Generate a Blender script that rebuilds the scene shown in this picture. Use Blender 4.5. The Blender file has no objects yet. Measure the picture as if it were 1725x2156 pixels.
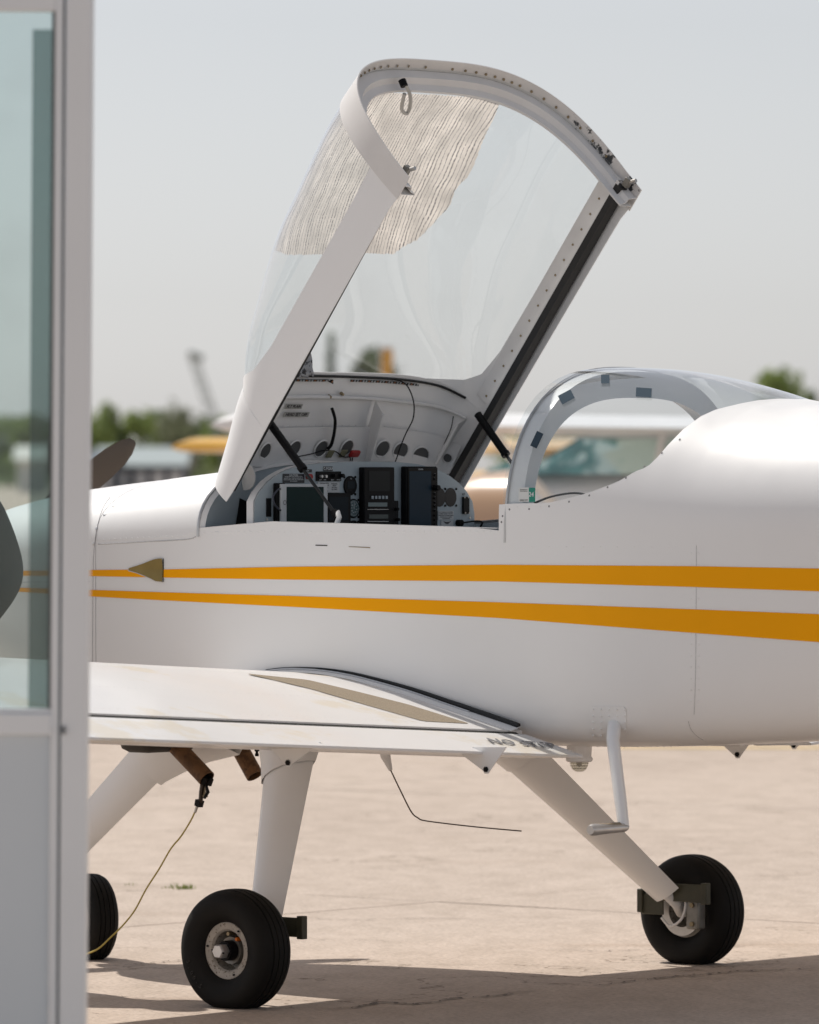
import bpy, bmesh, math, random
import numpy as np
from mathutils import Vector, Matrix, Euler
random.seed(7)
SC = bpy.context.scene
C = SC.collection
R = math.radians

# ------------------------------------------------------------ camera, sky, sun, exposure
F, CX, HY, CH = 13500., 862.5, 990., 1.576      # lens in picture units (1725 wide), horizon row, eye height
cam_d = bpy.data.cameras.new('camera'); cam = bpy.data.objects.new('camera', cam_d); C.objects.link(cam)
cam.location = (0, 0, CH); cam.rotation_euler = (R(90), 0, 0)
cam_d.sensor_fit = 'HORIZONTAL'; cam_d.sensor_width = 24.0
cam_d.lens = F*24/1725; cam_d.shift_y = -88/1725
cam_d.clip_start = .5; cam_d.clip_end = 9000
cam_d.dof.use_dof = True; cam_d.dof.focus_distance = 19.25; cam_d.dof.aperture_fstop = 4.4
SC.camera = cam
SUN_EL, SUN_AZ = 54.0, -41.0                    # azimuth from +Y towards +X
W = bpy.data.worlds.new('World'); SC.world = W; W.use_nodes = True
nt = W.node_tree; nt.nodes.clear()
o_ = nt.nodes.new('ShaderNodeOutputWorld'); bg = nt.nodes.new('ShaderNodeBackground')
sky = nt.nodes.new('ShaderNodeTexSky'); sky.sky_type = 'NISHITA'; sky.sun_disc = False
sky.sun_elevation = R(SUN_EL); sky.sun_rotation = R(SUN_AZ); sky.air_density = 1.0; sky.dust_density = .75; sky.ozone_density = 1.6; sky.altitude = 200
hs = nt.nodes.new('ShaderNodeHueSaturation'); hs.inputs['Saturation'].default_value = .22
vm = nt.nodes.new('ShaderNodeVectorMath'); vm.operation = 'MULTIPLY'; vm.inputs[1].default_value = (.985, .985, 1.02)
nt.links.new(sky.outputs[0], hs.inputs['Color']); nt.links.new(hs.outputs[0], vm.inputs[0]); nt.links.new(vm.outputs[0], bg.inputs[0])
bg.inputs[1].default_value = .085; nt.links.new(bg.outputs[0], o_.inputs[0])
sl = bpy.data.lights.new('sun', 'SUN'); sl.energy = 3.4; sl.angle = R(.5); sl.color = (1, .94, .86)
so = bpy.data.objects.new('sun', sl); C.objects.link(so); so.location = (-20, 25, 40)
sd = Vector((math.sin(R(SUN_AZ))*math.cos(R(SUN_EL)), math.cos(R(SUN_AZ))*math.cos(R(SUN_EL)), math.sin(R(SUN_EL))))
so.rotation_euler = sd.to_track_quat('Z', 'Y').to_euler()
SC.view_settings.view_transform = 'Standard'; SC.view_settings.look = 'None'
SC.view_settings.exposure = 0.22; SC.view_settings.gamma = 1.0; SC.view_settings.use_curve_mapping = False
SC.cycles.max_bounces = 10; SC.cycles.transparent_max_bounces = 24; SC.cycles.caustics_reflective = False

# ------------------------------------------------------------ materials
def mat(name, col, rough=.5, metal=0., coat=0., var=0., vscale=8., bump=0., bscale=60., spec=.5, dirt_or_reflection=None, dscale=5., dthr=.62, emit=None):
    m = bpy.data.materials.new(name); m.use_nodes = True
    t = m.node_tree; b = t.nodes['Principled BSDF']
    b.inputs['Base Color'].default_value = (*col, 1); b.inputs['Roughness'].default_value = rough
    b.inputs['Metallic'].default_value = metal; b.inputs['Coat Weight'].default_value = coat; b.inputs['Coat Roughness'].default_value = .12
    b.inputs['Specular IOR Level'].default_value = spec
    tc = t.nodes.new('ShaderNodeTexCoord'); last = None
    if var:
        n = t.nodes.new('ShaderNodeTexNoise'); n.inputs['Scale'].default_value = vscale; n.inputs['Detail'].default_value = 6
        t.links.new(tc.outputs['Object'], n.inputs['Vector'])
        r = t.nodes.new('ShaderNodeMapRange'); r.inputs[1].default_value = .3; r.inputs[2].default_value = .7
        r.inputs[3].default_value = 1-var; r.inputs[4].default_value = 1+var*.5; t.links.new(n.outputs[0], r.inputs[0])
        mx = t.nodes.new('ShaderNodeVectorMath'); mx.operation = 'SCALE'; mx.inputs[0].default_value = col
        t.links.new(r.outputs[0], mx.inputs['Scale']); last = mx.outputs[0]
    if dirt_or_reflection:
        n = t.nodes.new('ShaderNodeTexNoise'); n.inputs['Scale'].default_value = dscale; n.inputs['Detail'].default_value = 10; n.inputs['Roughness'].default_value = .65
        t.links.new(tc.outputs['Object'], n.inputs['Vector'])
        r = t.nodes.new('ShaderNodeMapRange'); r.inputs[1].default_value = dthr; r.inputs[2].default_value = dthr+.06; t.links.new(n.outputs[0], r.inputs[0])
        mx = t.nodes.new('ShaderNodeMix'); mx.data_type = 'RGBA'
        t.links.new(r.outputs[0], mx.inputs[0]); mx.inputs[7].default_value = (*dirt_or_reflection, 1)
        if last: t.links.new(last, mx.inputs[6])
        else: mx.inputs[6].default_value = (*col, 1)
        last = mx.outputs[2]
    if last: t.links.new(last, b.inputs['Base Color'])
    if bump:
        n = t.nodes.new('ShaderNodeTexNoise'); n.inputs['Scale'].default_value = bscale; n.inputs['Detail'].default_value = 4
        t.links.new(tc.outputs['Object'], n.inputs['Vector'])
        bp = t.nodes.new('ShaderNodeBump'); bp.inputs['Strength'].default_value = bump; bp.inputs['Distance'].default_value = .01
        t.links.new(n.outputs[0], bp.inputs['Height']); t.links.new(bp.outputs[0], b.inputs['Normal'])
    if emit: b.inputs['Emission Color'].default_value = (*emit, 1); b.inputs['Emission Strength'].default_value = 1
    return m
def glass_mat(name, tint, haze=.03, gloss=1.0, hz=(.9, .9, .9), scratch=False, rough=.02):
    m = bpy.data.materials.new(name); m.use_nodes = True; t = m.node_tree; t.nodes.clear()
    out = t.nodes.new('ShaderNodeOutputMaterial'); tr = t.nodes.new('ShaderNodeBsdfTransparent'); tr.inputs[0].default_value = (*tint, 1)
    gl = t.nodes.new('ShaderNodeBsdfGlossy'); gl.inputs['Roughness'].default_value = rough; gl.inputs[0].default_value = (1, 1, 1, 1)
    df = t.nodes.new('ShaderNodeBsdfDiffuse'); df.inputs[0].default_value = (*hz, 1)
    fr = t.nodes.new('ShaderNodeFresnel'); fr.inputs['IOR'].default_value = 1.42
    ge = t.nodes.new('ShaderNodeNewGeometry')
    # the same reflectance whichever side of the sheet is seen
    inv = t.nodes.new('ShaderNodeMix'); inv.data_type = 'FLOAT'; inv.inputs[2].default_value = 1.42; inv.inputs[3].default_value = 1/1.42
    t.links.new(ge.outputs['Backfacing'], inv.inputs[0]); t.links.new(inv.outputs[0], fr.inputs['IOR'])
    ml = t.nodes.new('ShaderNodeMath'); ml.operation = 'MULTIPLY'; ml.inputs[1].default_value = gloss; t.links.new(fr.outputs[0], ml.inputs[0])
    m1 = t.nodes.new('ShaderNodeMixShader'); m1.inputs[0].default_value = haze
    if scratch:
        tc = t.nodes.new('ShaderNodeTexCoord'); n = t.nodes.new('ShaderNodeTexNoise'); n.inputs['Scale'].default_value = 4; n.inputs['Detail'].default_value = 8
        t.links.new(tc.outputs['Object'], n.inputs['Vector']); r = t.nodes.new('ShaderNodeMapRange')
        r.inputs[1].default_value = .45; r.inputs[2].default_value = .75; r.inputs[3].default_value = haze; r.inputs[4].default_value = haze*2.5
        t.links.new(n.outputs[0], r.inputs[0]); t.links.new(r.outputs[0], m1.inputs[0])
    t.links.new(tr.outputs[0], m1.inputs[1]); t.links.new(df.outputs[0], m1.inputs[2])
    m2 = t.nodes.new('ShaderNodeMixShader'); t.links.new(ml.outputs[0], m2.inputs[0]); t.links.new(m1.outputs[0], m2.inputs[1]); t.links.new(gl.outputs[0], m2.inputs[2])
    t.links.new(m2.outputs[0], out.inputs[0]); return m
WHITE = mat('white_paint', (.87, .87, .87), .45, coat=.16, var=.02, vscale=2.5, bump=.03, bscale=3.5)
_t = WHITE.node_tree; _n = _t.nodes.new('ShaderNodeTexNoise'); _n.inputs['Scale'].default_value = 7; _n.inputs['Detail'].default_value = 8
_tc = [n for n in _t.nodes if n.type == 'TEX_COORD'][0]; _t.links.new(_tc.outputs['Object'], _n.inputs['Vector']); _r = _t.nodes.new('ShaderNodeMapRange')
_r.inputs[1].default_value = .35; _r.inputs[2].default_value = .7; _r.inputs[3].default_value = .34; _r.inputs[4].default_value = .56; _t.links.new(_n.outputs[0], _r.inputs[0]); _t.links.new(_r.outputs[0], _t.nodes['Principled BSDF'].inputs['Roughness'])
WHITE_WING = mat('white_wing_paint', (.80, .785, .77), .38, coat=.25, var=.03, vscale=3, dirt_or_reflection=(.76, .70, .60), dscale=2.2, dthr=.56)
WHITE_WORN = mat('chipped_white_paint', (.70, .68, .65), .45, var=.08, vscale=14, dirt_or_reflection=(.04, .045, .05), dscale=16, dthr=.66)
WHITE_IN = mat('inner_white_paint', (.76, .755, .75), .5, var=.05, vscale=9, bump=.02, bscale=30)
GREY_IN = mat('inner_grey_paint', (.40, .46, .50), .5, var=.05, vscale=10)
PANEL_G = mat('panel_grey_paint', (.40, .47, .51), .5, var=.03, vscale=15)
DARKIN = mat('dark_interior', (.035, .04, .045), .8)
YELLOW = mat('yellow_stripe_paint', (1.0, .42, .0), .5, coat=.0, spec=.12, var=.03, vscale=4)
YEL2 = mat('yellow_aircraft_paint', (.85, .46, .01), .3, coat=.5)
BLACK = mat('black_plastic', (.006, .006, .007), .5, spec=.15)
RUBBER = mat('tyre_rubber', (.008, .0072, .0064), .7, var=.25, vscale=9, bump=.05, bscale=90, spec=.25)
SEAL = mat('black_seal', (.012, .012, .013), .6)
GAP = mat('dark_gap', (.02, .018, .016), .9)
SCREEN = mat('dark_screen', (.006, .026, .026), .3, spec=.12)
SCREENB = mat('blue_dark_screen', (.006, .014, .022), .3, spec=.12)
LCD = mat('grey_green_lcd', (.16, .22, .23), .25)
PLACW = mat('white_placard', (.55, .57, .58), .5)
PLACB = mat('black_placard', (.012, .016, .024), .4)
INK = mat('dark_ink', (.03, .03, .035), .6)
INKG = mat('grey_ink', (.19, .19, .20), .6)
LAP = mat('seam_grey', (.42, .42, .43), .7)
INKW = mat('white_ink', (.62, .66, .68), .6)
STEEL = mat('bare_steel', (.55, .53, .50), .32, metal=.9, var=.1, vscale=30)
ALU = mat('brushed_aluminium', (.62, .62, .62), .35, metal=.8, var=.08, vscale=20)
BRASS = mat('brassy_screw', (.30, .24, .15), .4, metal=.7)
RUST = mat('rusty_exhaust_steel', (.17, .085, .035), .65, metal=.35, var=.35, vscale=22, bump=.08, bscale=70, dirt_or_reflection=(.09, .045, .02), dscale=18, dthr=.5)
RIMW = mat('dirty_white_rim', (.42, .39, .35), .55, var=.16, vscale=30, dirt_or_reflection=(.10, .075, .05), dscale=120, dthr=.56)
OLIVE = mat('olive_primer', (.055, .053, .032), .55, var=.15, vscale=20)
CAST = mat('cast_metal', (.25, .24, .22), .45, metal=.6, var=.2, vscale=30)
GOLD = mat('olive_gold_vent', (.30, .22, .07), .35, metal=.35, var=.1, vscale=25)
NONSKID = mat('tan_nonskid', (.33, .27, .195), .9, var=.25, vscale=260, bump=.5, bscale=300, dirt_or_reflection=(.75, .70, .6), dscale=170, dthr=.70)
PROPB = mat('brown_prop', (.045, .034, .026), .45)
RED = mat('red_plastic', (.35, .01, .012), .5)
ORANGE = mat('orange_plastic', (.75, .18, .01), .5)
CLEARL = glass_mat('clear_lens', (.85, .84, .78), .25, 1.2)
GLASS = glass_mat('canopy_acrylic', (.94, .962, .965), .05, 1.5, scratch=True)
GLASS_R = glass_mat('rear_acrylic', (.90, .93, .94), .03, 1.3, hz=(.8, .82, .85), scratch=True)
WIREY = mat('yellow_cable', (.50, .38, .08), .6)
GREEN_ST = mat('green_sticker', (.01, .24, .17), .5)
TAPE = mat('slate_tape', (.05, .075, .10), .9, spec=.1)
def shade_material():
    m = mat('silver_mesh_shade', (.55, .50, .45), .55, bump=.5, bscale=120)
    t = m.node_tree; b = t.nodes['Principled BSDF']; tc = t.nodes.new('ShaderNodeTexCoord')
    sp = t.nodes.new('ShaderNodeSeparateXYZ'); t.links.new(tc.outputs['Object'], sp.inputs[0])
    nz = t.nodes.new('ShaderNodeTexNoise'); nz.inputs['Scale'].default_value = 38; nz.inputs['Detail'].default_value = 4; t.links.new(tc.outputs['Object'], nz.inputs['Vector'])
    nz2 = t.nodes.new('ShaderNodeTexNoise'); nz2.inputs['Scale'].default_value = 5; nz2.inputs['Detail'].default_value = 3; t.links.new(tc.outputs['Object'], nz2.inputs['Vector'])
    nz3 = t.nodes.new('ShaderNodeTexNoise'); nz3.inputs['Scale'].default_value = 12; nz3.inputs['Detail'].default_value = 6; t.links.new(tc.outputs['Object'], nz3.inputs['Vector'])
    def math_(op, a, bb, c=None):
        n = t.nodes.new('ShaderNodeMath'); n.operation = op
        for i, v in enumerate((a, bb, c)):
            if v is None: continue
            if isinstance(v, (int, float)): n.inputs[i].default_value = v
            else: t.links.new(v, n.inputs[i])
        return n.outputs[0]
    y = math_('MULTIPLY_ADD', nz.outputs[0], .008, sp.outputs[1])
    y = math_('MULTIPLY_ADD', nz2.outputs[0], .022, y)
    s = math_('FRACT', math_('MULTIPLY', y, 1/.0135), 0)
    line = math_('LESS_THAN', s, math_('MULTIPLY_ADD', nz3.outputs[0], .40, -.03))
    sx = math_('FRACT', math_('MULTIPLY', math_('MULTIPLY_ADD', nz.outputs[0], .03, sp.outputs[0]), 1/.014), 0)
    dash = math_('GREATER_THAN', sx, .12)
    f = math_('MULTIPLY', line, dash)
    mx = t.nodes.new('ShaderNodeMix'); mx.data_type = 'RGBA'; t.links.new(f, mx.inputs[0]); mx.inputs[6].default_value = (.74, .67, .61, 1); mx.inputs[7].default_value = (.13, .12, .12, 1)
    r = t.nodes.new('ShaderNodeMapRange'); r.inputs[1].default_value = .35; r.inputs[2].default_value = .7; r.inputs[3].default_value = .72; r.inputs[4].default_value = 1.15; t.links.new(nz3.outputs[0], r.inputs[0])
    sc_ = t.nodes.new('ShaderNodeVectorMath'); sc_.operation = 'SCALE'; t.links.new(mx.outputs[2], sc_.inputs[0]); t.links.new(r.outputs[0], sc_.inputs['Scale'])
    t.links.new(sc_.outputs[0], b.inputs['Base Color'])
    # thin woven foil: part of the light comes through
    out = t.nodes['Material Output']; tl = t.nodes.new('ShaderNodeBsdfTranslucent'); t.links.new(sc_.outputs[0], tl.inputs[0])
    ms = t.nodes.new('ShaderNodeMixShader'); ms.inputs[0].default_value = .62; t.links.new(b.outputs[0], ms.inputs[1]); t.links.new(tl.outputs[0], ms.inputs[2])
    tp = t.nodes.new('ShaderNodeBsdfTransparent'); m3 = t.nodes.new('ShaderNodeMixShader'); m3.inputs[0].default_value = .14; t.links.new(ms.outputs[0], m3.inputs[1]); t.links.new(tp.outputs[0], m3.inputs[2]); t.links.new(m3.outputs[0], out.inputs[0])
    return m
SHADE = shade_material()

# ------------------------------------------------------------ object helpers
def tag(o, label=None, cat=None, group=None, kind=None):
    if label: o['label'] = label
    if cat: o['category'] = cat
    if group: o['group'] = group
    if kind: o['kind'] = kind
    return o
def empty(name, loc, rz=0):
    o = bpy.data.objects.new(name, None); o.empty_display_size = .2; C.objects.link(o); o.location = loc; o.rotation_euler = (0, 0, rz); return o
def obj(name, vf, m, parent=None, smooth=40, loc=None, rot=None, kind=None, solid=None, bevel=None, axis=None, weld=False):
    v, f = vf
    me = bpy.data.meshes.new(name); me.from_pydata([tuple(p) for p in v], [], [tuple(q) for q in f]); me.update()
    bm = bmesh.new(); bm.from_mesh(me)
    if weld: bmesh.ops.remove_doubles(bm, verts=bm.verts, dist=.0002)
    bmesh.ops.recalc_face_normals(bm, faces=bm.faces)
    if axis is not None:        # a hull round the lengthwise line y = 0, z = axis: its skin faces outward
        bm.normal_update(); tot = sum(f.calc_area()*(f.normal.y*f.calc_center_median().y+f.normal.z*(f.calc_center_median().z-axis)) for f in bm.faces)
        if tot < 0: bmesh.ops.reverse_faces(bm, faces=bm.faces)
    bm.to_mesh(me); bm.free()
    me.materials.append(m)
    if smooth is not None:
        me.polygons.foreach_set('use_smooth', [True]*len(me.polygons)); me.set_sharp_from_angle(angle=R(smooth))
    o = bpy.data.objects.new(name, me); C.objects.link(o)
    if parent: o.parent = parent
    if loc is not None: o.location = loc
    if rot is not None: o.rotation_euler = rot
    if solid:
        md = o.modifiers.new('thickness', 'SOLIDIFY'); md.thickness = solid; md.offset = -1
        if smooth is not None: es = o.modifiers.new('split', 'EDGE_SPLIT'); es.split_angle = R(smooth)
    if bevel:
        md = o.modifiers.new('bevel', 'BEVEL'); md.width = bevel; md.segments = 2
    if kind: o['kind'] = kind
    return o
def join(*vfs):
    V, Fa = [], []
    for v, f in vfs:
        n = len(V); V += [tuple(p) for p in v]; Fa += [tuple(i+n for i in q) for q in f]
    return V, Fa
def grid(P, cu=False, cv=False):
    nu, nv = len(P), len(P[0]); V = [p for r in P for p in r]; Fa = []
    for i in range(nu if cu else nu-1):
        for j in range(nv if cv else nv-1):
            a, b = i, (i+1) % nu; c, d = j, (j+1) % nv
            Fa.append((a*nv+c, b*nv+c, b*nv+d, a*nv+d))
    return V, Fa
def loft(rings, cap=True):
    V, Fa = grid(rings, cv=True); n = len(rings[0]); m = len(rings)
    if cap: Fa.append(tuple(range(n))[::-1]); Fa.append(tuple((m-1)*n+i for i in range(n)))
    return V, Fa
def box(x0, x1, y0, y1, z0, z1):
    v = [(x, y, z) for x in (x0, x1) for y in (y0, y1) for z in (z0, z1)]
    return v, [(0, 1, 3, 2), (4, 6, 7, 5), (0, 4, 5, 1), (2, 3, 7, 6), (0, 2, 6, 4), (1, 5, 7, 3)]
def tube(path, r, n=10, cap=True, flat=1.0):
    path = [Vector(p) for p in path]; rs = r if isinstance(r, (list, tuple)) else [r]*len(path)
    rings = []; prev = None
    for i, p in enumerate(path):
        d = (path[min(i+1, len(path)-1)]-path[max(i-1, 0)]).normalized()
        if prev is None: u = d.cross(Vector((0, 0, 1)) if abs(d.z) < .9 else Vector((1, 0, 0))).normalized()
        else: u = (prev-d*prev.dot(d)).normalized()
        prev = u; w = d.cross(u)
        rings.append([p+u*rs[i]*math.cos(2*math.pi*k/n)+w*rs[i]*flat*math.sin(2*math.pi*k/n) for k in range(n)])
    return loft(rings, cap)
def smoothpath(pts, n=8):
    pts = [Vector(p) for p in pts]; out = []
    for i in range(len(pts)-1):
        p0, p1, p2, p3 = pts[max(i-1, 0)], pts[i], pts[i+1], pts[min(i+2, len(pts)-1)]
        for k in range(n):
            t = k/n; out.append(.5*((2*p1)+(p2-p0)*t+(2*p0-5*p1+4*p2-p3)*t*t+(3*p1-p0-3*p2+p3)*t**3))
    out.append(pts[-1]); return out
def lathe(prof, n=40, axis='y', closed=False):
    rings = []
    for k in range(n):
        a = 2*math.pi*k/n; ring = []
        for r, h in prof:
            if axis == 'y': ring.append((r*math.cos(a), h, r*math.sin(a)))
            elif axis == 'x': ring.append((h, r*math.cos(a), r*math.sin(a)))
            else: ring.append((r*math.cos(a), r*math.sin(a), h))
        rings.append(ring)
    return grid(rings, cu=True, cv=closed)
def shift(vf, d):
    return [(p[0]+d[0], p[1]+d[1], p[2]+d[2]) for p in vf[0]], vf[1]
def prism(poly, h, M):
    """poly: 2-D outline; extruded by h along the local third axis, placed by matrix M"""
    n = len(poly); V = [M @ Vector((x, y, 0)) for x, y in poly]+[M @ Vector((x, y, h)) for x, y in poly]
    return V, [tuple(range(n))[::-1], tuple(range(n, 2*n))]+[(i, (i+1) % n, n+(i+1) % n, n+i) for i in range(n)]
def interp(x, xs, ys): return float(np.interp(x, xs, ys))
def smooth_interp(xs, ys):
    xs = np.array(xs, float); ys = np.array(ys, float); d = np.gradient(ys, xs)
    def f(x):
        x = min(max(x, xs[0]), xs[-1]); i = min(max(np.searchsorted(xs, x)-1, 0), len(xs)-2)
        h = xs[i+1]-xs[i]; t = (x-xs[i])/h
        return float((2*t**3-3*t*t+1)*ys[i]+(t**3-2*t*t+t)*h*d[i]+(-2*t**3+3*t*t)*ys[i+1]+(t**3-t*t)*h*d[i+1])
    return f
def text_mesh(s, size, M, m, parent, name='lettering', ext=.0006, kind=None, spacing=1.0, bold=0.0):
    cu = bpy.data.curves.new('t', 'FONT'); cu.body = s; cu.size = size; cu.extrude = ext; cu.align_x = 'CENTER'; cu.align_y = 'CENTER'; cu.space_character = spacing; cu.resolution_u = 2; cu.offset = bold
    to = bpy.data.objects.new('t', cu); C.objects.link(to); bpy.context.view_layer.update()
    me = bpy.data.meshes.new_from_object(to.evaluated_get(bpy.context.evaluated_depsgraph_get()))
    bpy.data.objects.remove(to); me.transform(M); me.materials.clear(); me.materials.append(m)
    o = bpy.data.objects.new(name, me); C.objects.link(o); o.parent = parent
    if kind: o['kind'] = kind
    return o

# ------------------------------------------------------------ aircraft frame: a = aft, l = left, z = up; mesh local = (a, -l, z)
C40, S40 = math.cos(R(40)), math.sin(R(40))
OX, OY = .197, 19.65
plane = empty('light_aircraft', (OX, OY, 0), -R(40))
tag(plane, 'white low-wing light aircraft with twin yellow stripes and its bubble canopy tipped open', 'aircraft')
def L3(a, l, z): return (a, -l, z)
def pj(a, l, z):
    X = OX+C40*a-S40*l; Y = OY-S40*a-C40*l
    return CX+F*X/Y, HY-F*(z-CH)/Y
def on_l(px, py, l):
    u = (px-CX)/F; a = (u*(OY-C40*l)-OX+S40*l)/(C40+S40*u); Y = OY-S40*a-C40*l
    return a, l, CH+(HY-py)*Y/F
def on_a(px, py, a):
    u = (px-CX)/F; l = (OX+C40*a-u*(OY-S40*a))/(S40-u*C40); Y = OY-S40*a-C40*l
    return a, l, CH+(HY-py)*Y/F
_grids = {}
def solve(fn, px, py, ur, vr, n=40, it=7):
    """parameters (u, v) of the surface point fn(u, v) -> (a, l, z) that lies on this sight line"""
    key = (fn, ur, vr, n)
    if key not in _grids:
        U = np.linspace(*ur, n+1); Vv = np.linspace(*vr, n+1)
        _grids[key] = (U, Vv, np.array([[pj(*fn(u, v)) for v in Vv] for u in U]))
    U, Vv, G = _grids[key]; D = (G[:, :, 0]-px)**2+(G[:, :, 1]-py)**2; i, j = np.unravel_index(np.argmin(D), D.shape)
    best = (D[i, j], float(U[i]), float(Vv[j])); su, sv = (ur[1]-ur[0])/n, (vr[1]-vr[0])/n
    for k in range(9):
        c = best
        for du in (-1, -.5, 0, .5, 1):
            for dv in (-1, -.5, 0, .5, 1):
                u = min(max(c[1]+du*su, ur[0]), ur[1]); v = min(max(c[2]+dv*sv, vr[0]), vr[1])
                x, y = pj(*fn(u, v)); d = (x-px)**2+(y-py)**2
                if d < best[0]: best = (d, u, v)
        su *= .5; sv *= .5
    return best[1], best[2]
def frame_at(fn, u, v, e=1e-3):
    """position, normal (outward) of a param surface in mesh coordinates"""
    p = Vector(L3(*fn(u, v))); du = Vector(L3(*fn(u+e, v)))-p; dv = Vector(L3(*fn(u, v+e)))-p
    return p, du.normalized(), du.cross(dv).normalized()

# --- body shape
f_w = smooth_interp([-2.02, -1.85, -1.5, -1.09, -.645, 0, .57, 1.0, 1.72, 2.6, 3.6, 4.4], [.20, .33, .46, .525, .55, .552, .55, .535, .45, .30, .15, .05])
f_top = smooth_interp([-2.02, -1.87, -1.6, -1.09, -.645, -.3, .57, .8, .95, 1.09, 1.234, 1.36, 1.72, 2.6, 3.6, 4.4], [1.40, 1.452, 1.504, 1.556, 1.602, 1.66, 1.887, 1.876, 1.853, 1.822, 1.785, 1.768, 1.745, 1.60, 1.42, 1.30])
f_bot = smooth_interp([-2.02, -1.85, -1.5, -1.09, -.645, .4, 1.0, 1.72, 2.6, 3.6, 4.4], [1.08, .93, .80, .745, .75, .757, .766, .812, .93, 1.06, 1.17])
f_n = smooth_interp([-2.02, -1.09, -.645, .57, .9, 1.25, 1.8, 4.4], [2.2, 2.3, 2.5, 2.65, 2.3, 2.15, 2.1, 2.0])
f_nb = smooth_interp([-2.02, -1.6, -1.09, .9, 1.72, 4.4], [2.4, 4, 9, 9, 6, 3.0])
def f_z0(a): return interp(a, [-2.02, -1.5, -1.09, .6, 1.72, 4.4], [1.22, 1.31, 1.36, 1.40, 1.40, 1.25])
def body(a, t):
    """t: -1 keel .. 0 widest .. 1 crown; left side (l > 0)"""
    w, z0 = f_w(a), f_z0(a)
    n = f_n(a) if t >= 0 else f_nb(a); c, s = max(math.cos(t*math.pi/2), 0), abs(math.sin(t*math.pi/2))
    k = (c**n+s**n)**(-1/n)
    return (a, w*c*k, z0+(f_top(a)-z0)*s*k) if t >= 0 else (a, w*c*k, z0-(z0-f_bot(a))*s*k)
TS_LOW = [-1, -.9, -.8, -.7, -.62, -.57, -.54, -.52, -.5, -.48, -.46, -.43, -.39, -.33, -.26, -.18, -.09]
def both(P):  # mirror a strip of left points
    return [[L3(a, l, z) for a, l, z in r] for r in P], [[L3(a, -l, z) for a, l, z in r] for r in P]
def sill(a): return interp(a, [-.645, -.34, .543], [1.398, 1.42, 1.405])
cut_px = [(1056, 1062), (1078, 1063), (1110, 1063), (1150, 1060), (1200, 1048), (1260, 1030), (1330, 997), (1400, 945), (1440, 903), (1470, 880), (1500, 865), (1545, 853)]
cut = [solve(body, x, y, (.5, 1.4), (0, .99)) for x, y in cut_px]
ca = [c[0] for c in cut]; ct = [c[1] for c in cut]
for i in range(1, len(ca)):
    ca[i] = max(ca[i], ca[i-1]+.01); ct[i] = max(ct[i], ct[i-1]+.002)
ca.append(ca[-1]+.06); ct.append(1.0)
_fc = smooth_interp(ca, ct)
def f_cut(a): return min(max(_fc(a), 0.0), 1.0) if a < ca[-1] else 1.0
sts = sorted(set([.548]+[round(x, 4) for x in np.linspace(.56, ca[-1], 40)]+[1.35, 1.45, 1.6, 1.8, 2.1, 2.5, 3.0, 3.6, 4.0, 4.4]))
st_low = [-1.09, -.98, -.85, -.72, -.645, -.5, -.34, -.2, -.05, .15, .35, .45, .545]+sts
rows = []
for a in st_low:
    r = [body(a, t) for t in TS_LOW]
    zt = sill(a) if -.645 <= a <= .543 else f_z0(a)
    z1 = r[-1][2]
    for k in (1, 2, 3): r.append((a, f_w(a) if k else 0, z1+(zt-z1)*k/3))
    rows.append(r)
lft, rgt = both(rows)
full = [l[::-1][:-1]+r for l, r in zip(lft, rgt)]
low_full = full
# forward deck (fixed skin between firewall and cockpit edge)
rows = [[L3(*body(a, t)) for t in np.linspace(0, 1, 15)]+[L3(body(a, t)[0], -body(a, t)[1], body(a, t)[2]) for t in np.linspace(.93, 0, 14)] for a in (-1.09, -1.0, -.9, -.8, -.7, -.645)]
obj('forward_deck', grid(rows), WHITE, plane, solid=.003, axis=1.2)
# turtle deck with rear window cut-out
rows = [[body(a, f_cut(a)*k/16) for k in range(17)] for a in sts]
lft, rgt = both(rows)
iw = [i for i, a in enumerate(sts) if a <= ca[-1]+1e-6]
fus = obj('fuselage', join(grid(low_full), grid(lft), grid(rgt)), WHITE, plane, solid=.003, axis=1.1, weld=True, smooth=50)
# rear window glass
rows = []
for a in [s for s in sts if .56 <= s <= ca[-1]]:
    c0 = max(f_cut(a)-.02, 0); ts = [c0+(1-c0)*k/14 for k in range(15)]
    P = []
    for t in ts:
        q = body(a, t); P.append((q[0], q[1]*.995, q[2]-.003))
    rows.append([L3(*p) for p in P]+[L3(p[0], -p[1], p[2]) for p in P[::-1][1:]])
obj('rear_window', grid(rows), GLASS_R, plane)
# roll bar
def arch(a0, ac, zc, n, w, t, z0=1.36):
    l = w*np.sign(math.cos(t))*abs(math.cos(t))**(2/n); h = math.sin(t)**(2/n) if math.sin(t) > 0 else 0
    return a0+(ac-a0)*h, l, z0+(zc-z0)*h
ts = np.linspace(0, math.pi, 61)
R0 = [arch(.562, .57, 1.880, 2.5, .546, t) for t in ts]; R1 = [arch(.625, .635, 1.872, 2.6, .540, t) for t in ts]
R2 = [arch(.628, .638, 1.793, 2.7, .497, t) for t in ts]; R3 = [arch(.565, .575, 1.815, 2.6, .505, t) for t in ts]
rb = obj('roll_bar', loft([[L3(*q) for q in p] for p in zip(R0, R1, R2, R3)]), WHITE, plane)
obj('window_screw', join(*[shift(lathe([(0, .0015), (.004, .001), (.005, 0)], 10, 'x'), (R0[i][0]-.001, -(R0[i][1]*.97), R0[i][2]-.012)) for i in range(3, 58, 4)]), BRASS, rb, kind='stuff')
obj('edge_seal', tube([L3(q[0]+.008, q[1]*1.006, q[2]+.003) for q in R0], .004, 6), ALU, rb)

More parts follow.
